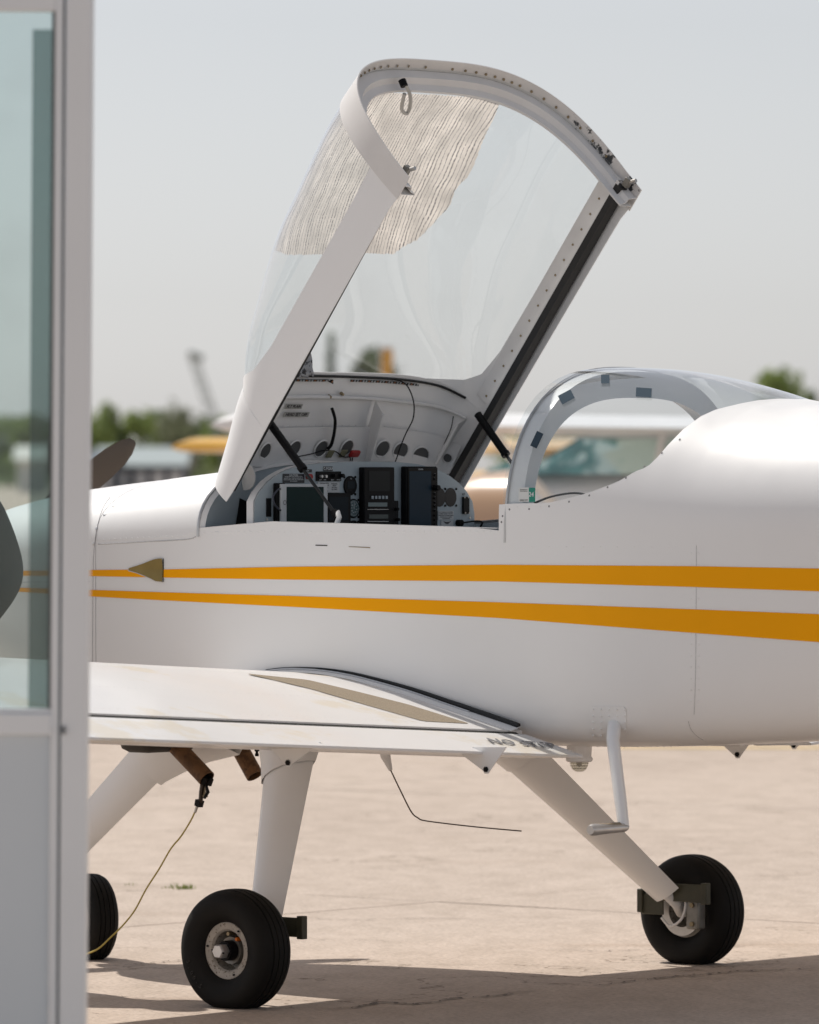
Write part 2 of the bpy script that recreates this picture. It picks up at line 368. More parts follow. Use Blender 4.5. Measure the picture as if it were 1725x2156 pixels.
# ------------------------------------------------------------ things that lie on the skin
def skin(px, py, off=.0015, ar=(-2.0, 2.2), tr=(-.99, .99), fn=body):
    u, v = solve(fn, px, py, ar, tr, 60)
    p, du, n = frame_at(fn, u, v)
    if n.y > 0: n = -n                       # outward on the left side
    return p+n*off, n, du
def ribbon(top, bot, off=.0015, n=24, fn=body, ar=(-2.0, 2.2), tr=(-.99, .99)):
    xs = np.linspace(top[0][0], top[-1][0], n)
    ty = np.interp(xs, [p[0] for p in top], [p[1] for p in top]); by = np.interp(xs, [p[0] for p in bot], [p[1] for p in bot])
    rows = []
    for x, y0, y1 in zip(xs, ty, by):
        rows.append([skin(x, y0+(y1-y0)*k/4, off, ar, tr, fn)[0] for k in range(5)])
    return grid(rows)
UT = [(30, 1202), (197, 1200), (344, 1199), (621, 1193), (1048, 1189), (1466, 1192), (1725, 1197), (1800, 1199)]
UB = [(30, 1212), (197, 1213), (344, 1216), (621, 1220.5), (1048, 1224), (1466, 1236), (1725, 1245), (1800, 1249)]
LT = [(30, 1237), (197, 1242), (344, 1247), (621, 1255), (1048, 1268), (1466, 1283), (1725, 1293), (1800, 1297)]
LB = [(30, 1245), (197, 1256), (344, 1264), (621, 1278), (1048, 1301), (1466, 1333), (1725, 1352), (1800, 1359)]
for T_, B_ in ((UT, UB), (LT, LB)):
    s_ = obj('yellow_stripe', ribbon(T_, B_, .0018, 46), YELLOW, plane)
for T_, B_ in (([(1800, 1199), (2150, 1207), (2500, 1218)], [(1800, 1249), (2150, 1266), (2500, 1280)]), ([(1800, 1297), (2150, 1308), (2500, 1314)], [(1800, 1359), (2150, 1372), (2500, 1372)])):
    obj('yellow_stripe', ribbon(T_, B_, .003, 16, ar=(1.4, 4.3), tr=(-.9, .9)), YELLOW, plane)
# seams: narrow dark laps
def seam(name, pts, w=.0009, off=.0004, m=None, par=None, n=6, fn=body):
    pts = [Vector((x, y, 0)) for x, y in pts]; sp = smoothpath(pts, n)
    obj(name, tube([skin(p.x, p.y, off, fn=fn)[0] for p in sp], w, 5), m or LAP, par or fus)
seam('skin_seam', [(195, 1400), (195.5, 1300), (196, 1215), (198, 1160), (205, 1110), (217, 1070), (232, 1047)], .0009)
seam('skin_seam', [(206, 1146), (300, 1141), (390, 1136), (413, 1130)], .0016)
seam('skin_seam', [(1467, 1148), (1466, 1300), (1465, 1420), (1462, 1505)], .0005)
seam('skin_seam', [(1450, 1518), (1455, 1535), (1468, 1550), (1486, 1561)], .0006)
def dots(pts, r=.004, h=.0008, off=0.0):
    out = []
    for x, y in pts:
        p, n, du = skin(x, y, off); q = n.to_track_quat('Z', 'Y').to_matrix().to_4x4(); q.translation = p
        v, f = lathe([(0, h), (r*.7, h), (r, 0)], 10, 'z'); out.append(([q @ Vector(c) for c in v], f))
    return join(*out)
ws = [(382, 750), (530, 747), (680, 727), (830, 692), (982, 645), (1120, 583), (1258, 512), (1397, 427), (1528, 325), (1663, 222), (330, 800), (322, 845)]
obj('screw', dots([((1400+x*.4058)*.69, (1250+y*.4058)*.69) for x, y in ws], .0032, .0006), INKG, fus, kind='stuff')
obj('cowl_screw', dots([(195, 1176.5), (197, 1145), (203, 1113), (220, 1083), (240, 1065), (262, 1056)][1:5], .0062, .0012), ALU, fus, kind='stuff')
rv = [(206+k*12, 1137-k*.6) for k in range(0, 16)]+[(199.5, 1270+k*17) for k in range(8)]+[(1120+k*36, 1152) for k in range(9)]+[(1471, 1165+k*24) for k in range(14)]
rv += [(445+k*14, 1121-k*.05) for k in range(43)]+[(1245+k*14, 1575-k*.25) for k in range(14)]+[(1090+k*24, 1068) for k in range(3)]+[(1455, 1165+k*24) for k in range(14)]+[(430+k*24, 1122-k*.8) for k in range(7)]
obj('rivet_row', dots(rv, .0030, .0009), WHITE, fus, kind='stuff')
# vent scoop
def vent():
    prof = [(272, 1196.5, 1201.5), (290, 1191, 1206), (305, 1186, 1212), (320, 1180, 1218), (330, 1177, 1223), (338, 1176, 1224.5), (344.5, 1176, 1224.5)]
    rows = []
    for x, y0, y1 in prof:
        h = .001+.004*((x-272)/72)**2; r = []
        for k in range(7):
            e = h*(.25+.75*abs(k-3)/3)
            r.append(skin(x, y0+(y1-y0)*k/6, e+.0022)[0])
        rows.append(r)
    return grid(rows)
vs_ = obj('vent_scoop', vent(), GOLD, plane, smooth=60)
obj('vent_edge_glint', tube([skin(x, y, .004)[0] for x, y in ((272, 1201.5), (290, 1206.5), (305, 1212.5), (320, 1218.5), (330, 1223.5), (344.5, 1225))], .0011, 5), ALU, vs_)  # highlight along the lower edge, added as a thin bright tube
obj('vent_shadow_gap', tube([skin(x, y, .002)[0] for x, y in ((344.8, 1176), (344.8, 1200), (344.8, 1225))], .0015, 5), GAP, vs_)
# door latch slits on the side below the sill
obj('latch_slot', ribbon([(665, 1147), (690, 1147.5)], [(665, 1149), (690, 1149.5)], .0012, 4), BLACK, fus)
obj('latch_slot', ribbon([(735, 1150.3), (780, 1152)], [(735, 1151.6), (780, 1154)], .0012, 4), BRASS, fus)

# ------------------------------------------------------------ cowling, firewall, propeller
cs = [-2.02, -1.98, -1.9, -1.8, -1.65, -1.5, -1.3, -1.15, -1.093]
rows = [[L3(*body(a, t)) for t in np.linspace(1, -1, 45)]+[L3(body(a, t)[0], -body(a, t)[1], body(a, t)[2]) for t in np.linspace(-1, 1, 45)[1:-1]] for a in cs]
cw = obj('engine_cowling', loft(rows), WHITE, plane)
seam('cowl_seam', [(35, 1226), (100, 1225), (190, 1224)], .001, par=cw)
obj('firewall', loft([[L3(*(lambda q: (x, q[1]*.99, q[2]))(body(-1.085, t))) for t in np.linspace(.95, -.95, 30)]+[L3(*(lambda q: (x, -q[1]*.99, q[2]))(body(-1.085, t))) for t in np.linspace(-.95, .95, 30)] for x in (-1.088, -1.08)]), ALU, plane)
sp = obj('spinner', lathe([(0, -.30), (.04, -.285), (.09, -.22), (.13, -.13), (.15, -.04), (.155, 0), (0, 0)], 32, 'x'), WHITE, plane, loc=L3(-2.03, 0, 1.27))
def blade(sgn):
    ang = math.atan2(.399, .762); dr = Vector((0, math.cos(ang), math.sin(ang)))*sgn   # mesh y = -l
    ch = Vector((0, -math.sin(ang), math.cos(ang))); rings = []
    for r, c, tw in ((.11, .10, 50), (.22, .13, 42), (.38, .15, 30), (.55, .148, 23), (.70, .128, 18), (.79, .098, 15), (.835, .062, 14), (.855, .022, 13)):
        cc = ch*math.cos(R(tw))*(c/2)+Vector((1, 0, 0))*math.sin(R(tw))*(c/2); nn = dr.cross(cc).normalized()*.010*(1-r*.8)
        cen = dr*r
        rings.append([cen+cc, cen+cc*.5+nn, cen-cc*.4+nn, cen-cc, cen-cc*.4-nn, cen+cc*.5-nn])
    return loft(rings)
pp = obj('propeller', lathe([(0, -.05), (.10, -.05), (.10, .05), (0, .05)], 24, 'x'), PROPB, plane, loc=L3(-2.10, 0, 1.27))
for s in (1, -1): obj('blade', blade(s), PROPB, pp, smooth=60)
# exhaust, cowl outlet
def pipe(name, p0, p1, r, m, par, t=.003):
    p0, p1 = Vector(p0), Vector(p1); d = (p1-p0)
    o = tube([p0, p0+d*.33, p0+d*.66, p1], r, 20, cap=False)
    i = tube([p1, p1-d*.25], r-t, 20, cap=False); e = tube([p1, p1+d.normalized()*.0005], [r, r-t], 20, cap=False)
    return obj(name, join(o, i, e), m, par)
ex = []
for (x0, y0), (x1, y1), l in (((372, 1572), (436, 1640), .13), ((503, 1572), (537, 1634), -.10)):
    a0, _, z0 = on_l(x0, y0, l); a1, _, z1 = on_l(x1, y1, l)
    d = Vector(L3(a1, l, z1))-Vector(L3(a0, l, z0)); st = Vector(L3(a0, l, z0))-d*.8
    ex.append(pipe('exhaust_pipe', st, L3(a1, l, z1), .028, RUST, plane))
obj('cowl_outlet', join(box(-1.24, -1.10, -.27, .27, .685, .80)), mat('outlet_inside_dark', (.03, .026, .022), .7), plane, bevel=.03)  # solid block; the dark inside of the opening is put into its colour

# ------------------------------------------------------------ wings
UPP = [(-.55, .855), (-.547, .875), (-.53, .893), (-.49, .918), (-.42, .942), (-.33, .958), (-.2, .964), (-.05, .955), (.1, .931), (.23, .905), (.366, .872), (.5, .840), (.62, .811)]
LOW = [(-.547, .838), (-.53, .820), (-.48, .797), (-.4, .775), (-.25, .753), (-.05, .738), (.2, .729), (.4, .727), (.62, .730)]
DI = .057
def wing_ring(l, lo=0, hi=.62, sc=1.0):
    d = DI*(l-.55); P = []
    for a, z in UPP[::-1]+LOW: P.append((a, l, .80+(z-.80)*sc+d))
    return P
f_up = smooth_interp([p[0] for p in UPP[3:]]+[.75, .87], [p[1] for p in UPP[3:]]+[.777, .7435])
def wtop(a, l): return a, l, f_up(a)+DI*(l-.55)
def mk_wing(s):
    ls = [.53, .8, 1.2, 1.6, 2.0, 2.4, 2.8, 3.2, 3.6, 3.75]
    rings = [[L3(a, s*l, z) for a, l, z in wing_ring(l)] for l in ls]
    for l, k in ((3.8, .85), (3.84, .5), (3.86, .15)):
        rings.append([L3(a, s*l, z) for a, l, z in wing_ring(l, sc=k)])
    w = obj('wing', loft(rings), WHITE_WING, plane)
    fu = [(.650, .790), (.655, .8005), (.665, .7985), (.75, .777), (.87, .7455)]; fl = [(.872, .7415), (.8715, .738), (.75, .7345), (.665, .731), (.652, .7325), (.648, .765)]
    def strip(name, l0, l1):
        rr = []
        for l in np.linspace(l0, l1, 6):
            rr.append([L3(a, s*l, z+DI*(l-.55)) for a, z in fu+fl])
        o = obj(name, loft(rr), WHITE_WING, plane, smooth=35); return o
    fl_ = strip('flap', .558, 2.76); strip('aileron', 2.775, 3.74)
    obj('gap_web', loft([[L3(a, s*l, z+DI*(l-.55)) for a, z in ((.6205, .806), (.6495, .7945), (.6495, .74), (.6205, .74))] for l in (.56, 3.74)]), GAP, w)
    return w, fl_
wingL, flapL = mk_wing(1); wingR, flapR = mk_wing(-1)
# non-skid walkway on the left wing
def onwing(px, py, off=.0012):
    u, v = solve(wtop, px, py, (-.3, .869), (.5, 3.0), 50); p, du, n = frame_at(wtop, u, v)
    if n.z < 0: n = -n
    return p+n*off
def wing_ribbon(T_, B_, n=30, m=4, off=.0012):
    xs = np.linspace(0, 1, n); rows = []
    def at(P, s):
        L = [0]
        for i in range(1, len(P)): L.append(L[-1]+math.dist(P[i], P[i-1]))
        return np.interp(s*L[-1], L, [p[0] for p in P]), np.interp(s*L[-1], L, [p[1] for p in P])
    for s in xs:
        a, b = at(T_, s), at(B_, s)
        rows.append([onwing(a[0]+(b[0]-a[0])*k/m, a[1]+(b[1]-a[1])*k/m, off) for k in range(m+1)])
    return grid(rows)
obj('walkway', wing_ribbon([(526, 1419.5), (648, 1432), (753, 1457), (860, 1484), (985, 1523)], [(522, 1420), (650, 1450), (760, 1482), (890, 1519), (984, 1524)], 34), NONSKID, wingL)
wr_ = []
for a_ in (-.30, -.02, .30, .56):
    for k in range(70):
        l_ = .66+k*.03; p, du, n = frame_at(wtop, a_, l_)
        if n.z < 0: n = -n
        q = n.to_track_quat('Z', 'Y').to_matrix().to_4x4(); q.translation = p; v, f = lathe([(0, .0005), (.0018, .0004), (.0026, 0)], 6, 'z'); wr_.append(([q @ Vector(c) for c in v], f))
obj('rivet_row', join(*wr_), WHITE_WING, wingL, kind='stuff')
# wing root fairing and rubber seal
def rootline(s, dl, dz, a0=-.45, a1=.63, n=26):
    return [L3(a, s*(.552+dl), wtop(a, .552+dl)[2]+dz) for a in np.linspace(a0, a1, n)]
for s, w in ((1, wingL), (-1, wingR)):
    P = [rootline(s, .0, .014), rootline(s, .006, .012), rootline(s, .03, .004), rootline(s, .045, .001)]
    obj('root_fairing', grid([list(r) for r in zip(*P)]), WHITE, w, solid=.0015)
    pth = rootline(s, .004, .016, -.36, .628, 30)
    obj('rubber_seal', tube(pth, [.001+.0075*min(1, max(0, (i-3)/20)) for i in range(30)], 8), SEAL, w)
    obj('trim_strip', tube(rootline(s, .016, .010, -.40, .45, 24), .003, 6), ALU, w)
# NO STEP
def flap_pt(a, l, off=.0): return Vector(L3(a, l, f_up(a)+DI*(l-.55)+.002+off))
cN = flap_pt(.775, .70, .0008); ex_ = (flap_pt(.775, .65)-flap_pt(.775, .75)).normalized(); ey_ = (flap_pt(.74, .70)-flap_pt(.81, .70)).normalized()
ex_ = (ex_-ey_*.10).normalized(); ez_ = ex_.cross(ey_).normalized()
u_, v_ = solve(wtop, 1100, 1568, (.64, .869), (.5, 1.5), 40); cN = flap_pt(u_, v_, .0022)
ey_ = (ey_+ex_*.58)
ex_ = ex_*.86
Mt = Matrix(((ex_.x, ey_.x, ez_.x, cN.x), (ex_.y, ey_.y, ez_.y, cN.y), (ex_.z, ey_.z, ez_.z, cN.z), (0, 0, 0, 1)))
text_mesh('NO STEP', .074, Mt, INKG, flapL, 'no_step_lettering', bold=.0017, spacing=1.12)
# flap hinge brackets
def bracket(px0, px1, py_top, tip, l, th=.004):
    a0, _, z0 = on_l(px0, py_top, l); a1, _, z1 = on_l(px1, py_top, l); at, _, zt = on_l(tip[0], tip[1], l)
    P = [(a0, z0+.02), (a1, z1+.02), (at+.012, zt+.004), (at+.006, zt-.004), (at-.006, zt-.004), (at-.012, zt+.004)]
    M = Matrix(((1, 0, 0, 0), (0, 0, 1, -l), (0, 1, 0, 0), (0, 0, 0, 1)))
    b = obj('hinge_bracket', prism(P, th, M), WHITE, plane, smooth=20)
    obj('hinge_bolt', join(shift(lathe([(0, -.008), (.006, -.008), (.0085, -.005), (.0085, .010), (0, .010)], 6, 'y'), (at, -l+.001, zt+.008))), BLACK, b)
    sm = 1 if l > 0 else -1
    return b
bracket(952, 1066, 1588, (1024, 1626), 1.02); bracket(558, 676, 1578, (607, 1612), 1.70); bracket(1500, 1590, 1562, (1553, 1594), -1.02); bracket(1630, 1722, 1558, (1672, 1575), -1.75)

# ------------------------------------------------------------ tail (outside the picture, throws light and shadow)
def slab(P, th, vertical):
    rings = []
    for a0, a1, q in P:
        rr = []
        for s, t in ((0, 0), (.15, 1), (.45, 1), (1, .08), (.45, -1), (.15, -1)):
            rr.append(L3(a0+(a1-a0)*s, t*th, q) if vertical else L3(a0+(a1-a0)*s, q, 1.32+t*th))
        rings.append(rr)
    return loft(rings)
obj('fin', slab([(3.4, 4.45, 1.32), (3.75, 4.5, 1.75), (4.0, 4.55, 2.1)], .03, True), WHITE, plane)
obj('tailplane', slab([(3.7, 4.4, -1.4), (3.55, 4.4, 0), (3.7, 4.4, 1.4)], .025, False), WHITE, plane)

# ------------------------------------------------------------ undercarriage
def wheel(px_l, l, r, w, name='wheel', rimr=.088, flip=1, z=None, a=0.0):
    z = z or r*.935
    wh = obj(name, lathe([(rimr, -.030), (rimr, -.037), (rimr-.006, -.040), (rimr*.72, -.036), (rimr*.66, -.030), (rimr*.66, .02), (rimr*.3, .025), (rimr*.25, -.01), (.0, -.01)] if flip > 0 else
        [(rimr, .030), (rimr, .037), (rimr-.006, .040), (rimr*.78, .036), (rimr*.7, .030), (rimr*.7, -.02), (rimr*.3, -.025), (0, -.025)], 40, 'y'), RIMW, plane, loc=L3(a, l, z), smooth=35)
    # tyre section with tread grooves
    hw = w/2; prof = []
    sec = [(rimr-.004, .60), (rimr+.004, .78), (rimr+.018, .90), (rimr+.035, .985), ((r+rimr)/2+.008, 1.0), (r-.030, .96), (r-.018, .88), (r-.0085, .74), (r-.004, .56), (r-.0025, .50), (r-.009, .485), (r-.009, .455), (r-.0015, .44), (r-.0002, .20), (r-.007, .185), (r-.007, .155), (r, .14)]
    prof = [(q, -k*hw) for q, k in sec]+[(q, k*hw) for q, k in sec[::-1]]
    v, f = lathe(prof, 72, 'y')
    v2 = []
    for x, y, zz in v:
        lim = -z+.0005
        if zz < lim: y *= 1+(lim-zz)*4; zz = lim
        elif zz < lim+.03: y *= 1+(lim+.03-zz)*.9
        v2.append((x, y, zz))
    obj('tyre', (v2, f), RUBBER, wh, smooth=50)
    return wh
wl = wheel(0, 1.10, .180, .132)
wr = wheel(0, -1.10, .180, .132)
wn = wheel(0, 0, .142, .10, rimr=.065, a=-1.60); wn.rotation_euler = (0, 0, -R(24))
# left wheel hub (mesh -y is outboard)
v, f = lathe([(0, -.082), (.019, -.082), (.0225, -.077), (.0225, -.05), (.0, -.05)], 6, 'y'); obj('axle_nut', (v, f), ALU, wl, smooth=10)
obj('nut_pin', tube([(-.024, -.079, .004), (.024, -.079, -.004)], .0022, 6), BLACK, wl)
for k_, ch_ in enumerate('5.00-5'):
    t_ = R(196+k_*7.5); M_ = Matrix.Translation((.133*math.cos(t_), -.0668, .133*math.sin(t_))) @ Matrix.Rotation(-t_-R(90), 4, 'Y') @ Matrix.Rotation(R(90), 4, 'X')
    text_mesh(ch_, .019, M_, mat('raised_rubber', (.02, .018, .016), .5) if k_ == 0 else bpy.data.materials['raised_rubber'], wl, 'tyre_lettering', .0012)
obj('bearing_ring', lathe([(.026, -.02), (.040, -.022), (.042, -.012), (.042, .0), (.026, .0)], 28, 'y', True), CAST, wl)
obj('hub_dark_disc', lathe([(.0, -.052), (.028, -.052), (.030, -.046), (.030, -.01), (0, -.01)], 24, 'y'), BLACK, wl)  # black disc behind the nut for the dark inside of the hub
obj('valve_cap', shift(lathe([(0, -.03), (.005, -.03), (.006, -.026), (.006, 0)], 8, 'y'), (.028, 0, .034)), ORANGE, wl)
obj('rim_bolt', join(*[shift(lathe([(0, -.043), (.003, -.043), (.003, -.03)], 8, 'y'), (.075*math.cos(t), 0, .075*math.sin(t))) for t in (.9, 3.0, 5.1)]), BLACK, wl, kind='stuff')
obj('wheel_bolt', shift(lathe([(0, -.03), (.006, -.03), (.007, -.02), (.007, .02)], 6, 'y'), (-.004, 0, .049)), BRASS, wl)
def leg(s):
    P0, P1 = Vector(L3(-.365, s*.40, .85)), Vector(L3(.0, s*.97, .228)); rings = []
    d = (P1-P0).normalized(); ch = Vector((1, -s*.13, 0)); ch = (ch-d*ch.dot(d)).normalized(); th = d.cross(ch)
    for k in range(13):
        t = k/12; p = P0.lerp(P1, t); c = .215-.095*t; w = .033-.010*t
        ring = []
        for sa, st in ((-.5, 0), (-.46, .35), (-.36, .72), (-.2, .97), (0, 1), (.2, .75), (.38, .35), (.5, 0), (.38, -.35), (.2, -.75), (0, -1), (-.2, -.97), (-.36, -.72), (-.46, -.35)):
            ring.append(p+ch*(sa*c)+th*(st*w))
        rings.append(ring)
    g = obj('gear_leg', loft(rings), WHITE, plane)
    # cuff where the leg meets the wing underside
    rings = []
    for t, k in ((.04, 1.7), (.12, 1.45), (.20, 1.22), (.27, 1.10), (.30, 1.07)):
        p = P0.lerp(P1, t); c = .215-.095*t; w = .033-.010*t
        rings.append([p+ch*(sa*c*(1+(k-1)*(.55 if sa < 0 else 1.0)))+th*(st*w*k*1.02) for sa, st in ((-.52, 0), (-.47, .36), (-.36, .74), (-.2, .99), (0, 1.02), (.2, .8), (.38, .42), (.5, .0), (.38, -.42), (.2, -.8), (0, -1.02), (-.2, -.99), (-.36, -.74), (-.47, -.36))])
    obj('leg_cuff', loft(rings, cap=False), WHITE, g, solid=-.002)
    # axle, brake
    ax = obj('axle', tube([P1-d*.05, P1+d*.045, Vector(L3(.0, s*1.04, .168)), Vector(L3(0, s*1.13, .168))], [.02, .02, .019, .016], 14), WHITE_IN, g)
    obj('bracket_plate', join(box(-.05, .15, -s*.975-.004, -s*.975+.004, .205, .262), box(.138, .160, -s*.975-.012, -s*.975+.012, .200, .268), box(-.118, -.098, -s*.975-.012, -s*.975+.012, .165, .240), box(-.105, -.02, -s*.975-.004, -s*.975+.004, .160, .225)), OLIVE, g, smooth=20, bevel=.002)
    yc = -s*1.005
    obj('brake_caliper', join(box(.062, .112, yc-.02, yc+.02, .118, .215)), CAST, g, bevel=.006)
    for zz in (.135, .195): obj('caliper_bolt', shift(lathe([(0, s*.006), (.008, s*.006), (.009, 0)], 6, 'y'), (.088, yc+s*.02, zz)), BRASS, g)
    obj('brake_disc', shift(lathe([(.05, .003), (.078, .003), (.078, -.003), (.05, -.003)], 36, 'y', True), (0, -s*1.045, .168)), STEEL, g)
    obj('brake_line', tube(smoothpath([L3(.04, s*.985, .245), L3(.062, s*.985, .20), L3(.045, s*.985, .15), L3(.0, s*.985, .125), L3(-.035, s*.985, .15)]), .0045, 7), WHITE_IN, g)
    obj('bleed_fitting', tube([L3(.05, s*.98, .222), L3(.09, s*.985, .224)], .008, 8), mat('blue_fitting', (.01, .04, .08), .4), g)
    return g
leg(1); leg(-1)
# nose leg
P0, P1 = Vector(L3(-1.16, 0, .80)), Vector(L3(-1.74, 0, .32)); rings = []
d = (P1-P0).normalized(); ch = Vector((0, 0, 1)); ch = (ch-d*ch.dot(d)).normalized(); th = d.cross(ch)
for k in range(9):
    t = k/8; p = P0.lerp(P1, t); c = .17-.05*t; w = .035-.01*t
    rings.append([p+ch*(sa*c)+th*(st*w) for sa, st in ((-.5, 0), (-.4, .6), (-.1, 1), (.25, .6), (.5, 0), (.25, -.6), (-.1, -1), (-.4, -.6))])
ng = obj('nose_leg', loft(rings), WHITE, plane)
rings = []
for t, k in ((-.1, 2.6), (.05, 1.9), (.18, 1.45), (.30, 1.12), (.33, 1.08)):
    p = P0.lerp(P1, t); c = .17; w = .036
    rings.append([p+ch*(sa*c*k)+th*(st*w*k*1.1) for sa, st in ((-.5, 0), (-.4, .6), (-.1, 1), (.25, .6), (.5, 0), (.25, -.6), (-.1, -1), (-.4, -.6))])
obj('leg_cuff', loft(rings, False), WHITE, ng, solid=-.002)
obj('nose_fork', join(*[tube([P1, Vector(L3(-1.70, q, .24)), Vector(L3(-1.60, q, .135))], .014, 8) for q in (.065, -.065)]), WHITE, ng)
# belly: whip antenna, beacon, drain
a_, _, z_ = on_l(812, 1592, 0); p1 = Vector(L3(*on_l(823, 1622, 0)))
an = obj('whip_antenna', tube([L3(a_-.02, 0, .775), L3(a_, 0, z_), p1], [.022, .016, .006], 12), WHITE, plane)
obj('rod', tube(smoothpath([L3(*on_l(x, y, 0)) for x, y in ((823, 1622), (845, 1668), (866, 1709), (880, 1722), (900, 1729), (1000, 1741), (1098, 1750))], 6), .0022, 6), mat('dark_steel_rod', (.10, .08, .06), .4, metal=.6), an)
a_, _, _ = on_l(1220, 1600, .3)
bc = obj('belly_beacon', shift(lathe([(0, -.0), (.036, 0), (.040, .004), (.040, .010), (.036, .016), (.038, .05), (0, .05)], 28, 'z'), L3(a_, .3, .712)), WHITE, plane)
obj('lens', shift(lathe([(0, -.034), (.012, -.033), (.020, -.027), (.0255, -.018), (.028, -.008), (.029, .004)], 28, 'z'), L3(a_, .3, .716)), CLEARL, bc)
obj('lens_ring', join(*[shift(lathe([(r_, .0012), (r_+.0022, 0), (r_, -.0012)], 24, 'z', True), L3(a_, .3, .716+zz)) for r_, zz in ((.029, .0), (.028, -.008), (.0255, -.0165), (.021, -.024))]), CLEARL, bc)
obj('bulb', shift(lathe([(0, -.02), (.008, -.015), (.008, .0)], 10, 'z'), L3(a_, .3, .716)), BRASS, bc)
obj('drain_valve', shift(lathe([(0, -.012), (.006, -.012), (.006, -.004), (.004, -.003), (.004, .002), (.007, .003), (.007, .012)], 10, 'z'), L3(*on_l(541, 1584, .9))), BLACK, plane)

# ------------------------------------------------------------ boarding step
def rrect(x0, y0, x1, y1, r, n=5):
    P = []
    for cx, cy, a0 in ((x1-r, y1-r, 0), (x0+r, y1-r, 90), (x0+r, y0+r, 180), (x1-r, y0+r, 270)):
        for k in range(n+1):
            t = R(a0+90*k/n); P.append((cx+r*math.cos(t), cy+r*math.sin(t)))
    return P
rows = []
for k in range(9):
    y = 1487+(1561-1487)*k/8; ins = {0: 6, 8: 20}.get(k, 1 if k in (1,) else (6 if k == 7 else 0))
    rows.append([skin(1243+(3 if k in (0, 8) else 0)+(1320-1243-ins-(3 if k in (0, 8) else 0))*j/6, y, .0022)[0] for j in range(7)])
pl = obj('step_plate', grid(rows), WHITE, plane, solid=.002)
obj('plate_rivet', dots([(1250+j*16.5, 1494+i*13.5) for i in range(5) for j in range(5) if not (2 <= j <= 3 and 2 <= i <= 5) and not (j == 4 and i == 4)], .0042, .005, .0), WHITE, pl, kind='stuff')
T0 = skin(1284, 1530, -.03)[0]; T1 = Vector(L3(*on_l(1291, 1560, .60))); T2 = Vector(L3(*on_l(1314, 1742, .68)))
stp = obj('boarding_step', tube([T0, T1.lerp(T0, .3), T1, T1.lerp(T2, .3), T1.lerp(T2, .7), T2], [.020, .020, .019, .0185, .018, .016], 16), WHITE, plane)
T3 = Vector(L3(*on_l(1243, 1748, .84)))
dd = (T3-T2).normalized()
obj('step_bar', tube([T2-dd*.012, T2, T2.lerp(T3, .5), T3-dd*.01, T3], [.010, .014, .015, .017, .013], 14), ALU, stp)
obj('step_grip', shift(tube([T2.lerp(T3, .15), T2.lerp(T3, .8)], .012, 10), (0, 0, .0045)), NONSKID, stp)

# ------------------------------------------------------------ cockpit interior
BK = -.630
rows = []
def inner(a, t, k=.985, dz=.006): q = body(a, t); return (a, q[1]*k, q[2]-dz)
bul = [inner(BK, t) for t in np.linspace(0, 1, 12)]
poly = [L3(BK, .53, .80), L3(BK, .54, 1.3)]+[L3(*p) for p in bul]+[L3(p[0], -p[1], p[2]) for p in bul[::-1][1:]]+[L3(BK, -.54, 1.3), L3(BK, -.53, .80)]
obj('subpanel_bulkhead', (poly+[(p[0]-.003, p[1], p[2]) for p in poly], [tuple(range(len(poly))), tuple(range(len(poly), 2*len(poly)))[::-1]]), GREY_IN, plane, smooth=None)
obj('deck_edge_strip', tube([L3(-.641, body(-.64, t)[1]*1.002, body(-.64, t)[2]+.002) for t in np.linspace(0, 1, 16)]+[L3(-.641, -body(-.64, t)[1], body(-.64, t)[2]) for t in np.linspace(.93, 0, 16)], .0055, 6), ALU, plane)
rows = [[L3(x, body(-.64, t)[1]*k, body(-.64, t)[2]-dz) for t in np.linspace(0, 1, 16)] for x, k, dz in ((-.636, 1.0, .0), (-.622, .985, .007))]
obj('deck_flange', grid(rows), WHITE_IN, plane, solid=.001)
sx = [on_a(x, y, BK+.002) for x, y in ((505, 1049), (529, 1060), (522, 1108), (496, 1108))]
obj('bulkhead_slot', ([L3(*p) for p in sx]+[L3(p[0]+.001, p[1], p[2]) for p in sx], [(0, 1, 2, 3), (4, 5, 6, 7), (0, 1, 5, 4), (1, 2, 6, 5), (2, 3, 7, 6), (3, 0, 4, 7)]), BLACK, plane, smooth=None)
for s in (1, -1):   # inner walls
    rows = [[L3(a, s*(f_w(a)-.022), z) for z in (.80, 1.0, 1.2, sill(a)-.006)] for a in (-.62, -.3, 0, .3, .54)]
    obj('side_lining', grid(rows), GREY_IN, plane, solid=.003)
    rows = [[L3(a, s*(f_w(a)+.0005-dx), sill(a)+.001) for dx in (0, .024)] for a in (-.64, -.5, -.34, 0, .3, .54)]
    obj('sill_rail', grid(rows), WHITE_IN, plane, solid=.002)
obj('cockpit_floor', box(-1.05, .62, -.44, .44, .80, .81), DARKIN, plane)
obj('baggage_bulkhead', join(box(.95, .96, -.50, .50, .81, 1.42)), GREY_IN, plane)
obj('baggage_floor', box(.60, 1.6, -.46, .46, 1.33, 1.335), GREY_IN, plane)
for s in (1, -1):
    st = obj('seat', join(box(.02, .50, -s*.25-.21, -s*.25+.21, .85, .98)), mat('dark_seat_cloth', (.05, .05, .055), .9, var=.1), plane, bevel=.04)
    obj('backrest', join(box(.42, .52, -s*.25-.21, -s*.25+.21, .95, 1.34)), DARKIN, st, bevel=.04)
obj('harness_strap', tube(smoothpath([L3(*on_l(x, y, .1)) for x, y in ((1120, 1062), (1160, 1046), (1210, 1038), (1245, 1046), (1262, 1062))], 5), .008, 8, flat=.4), BLACK, plane)

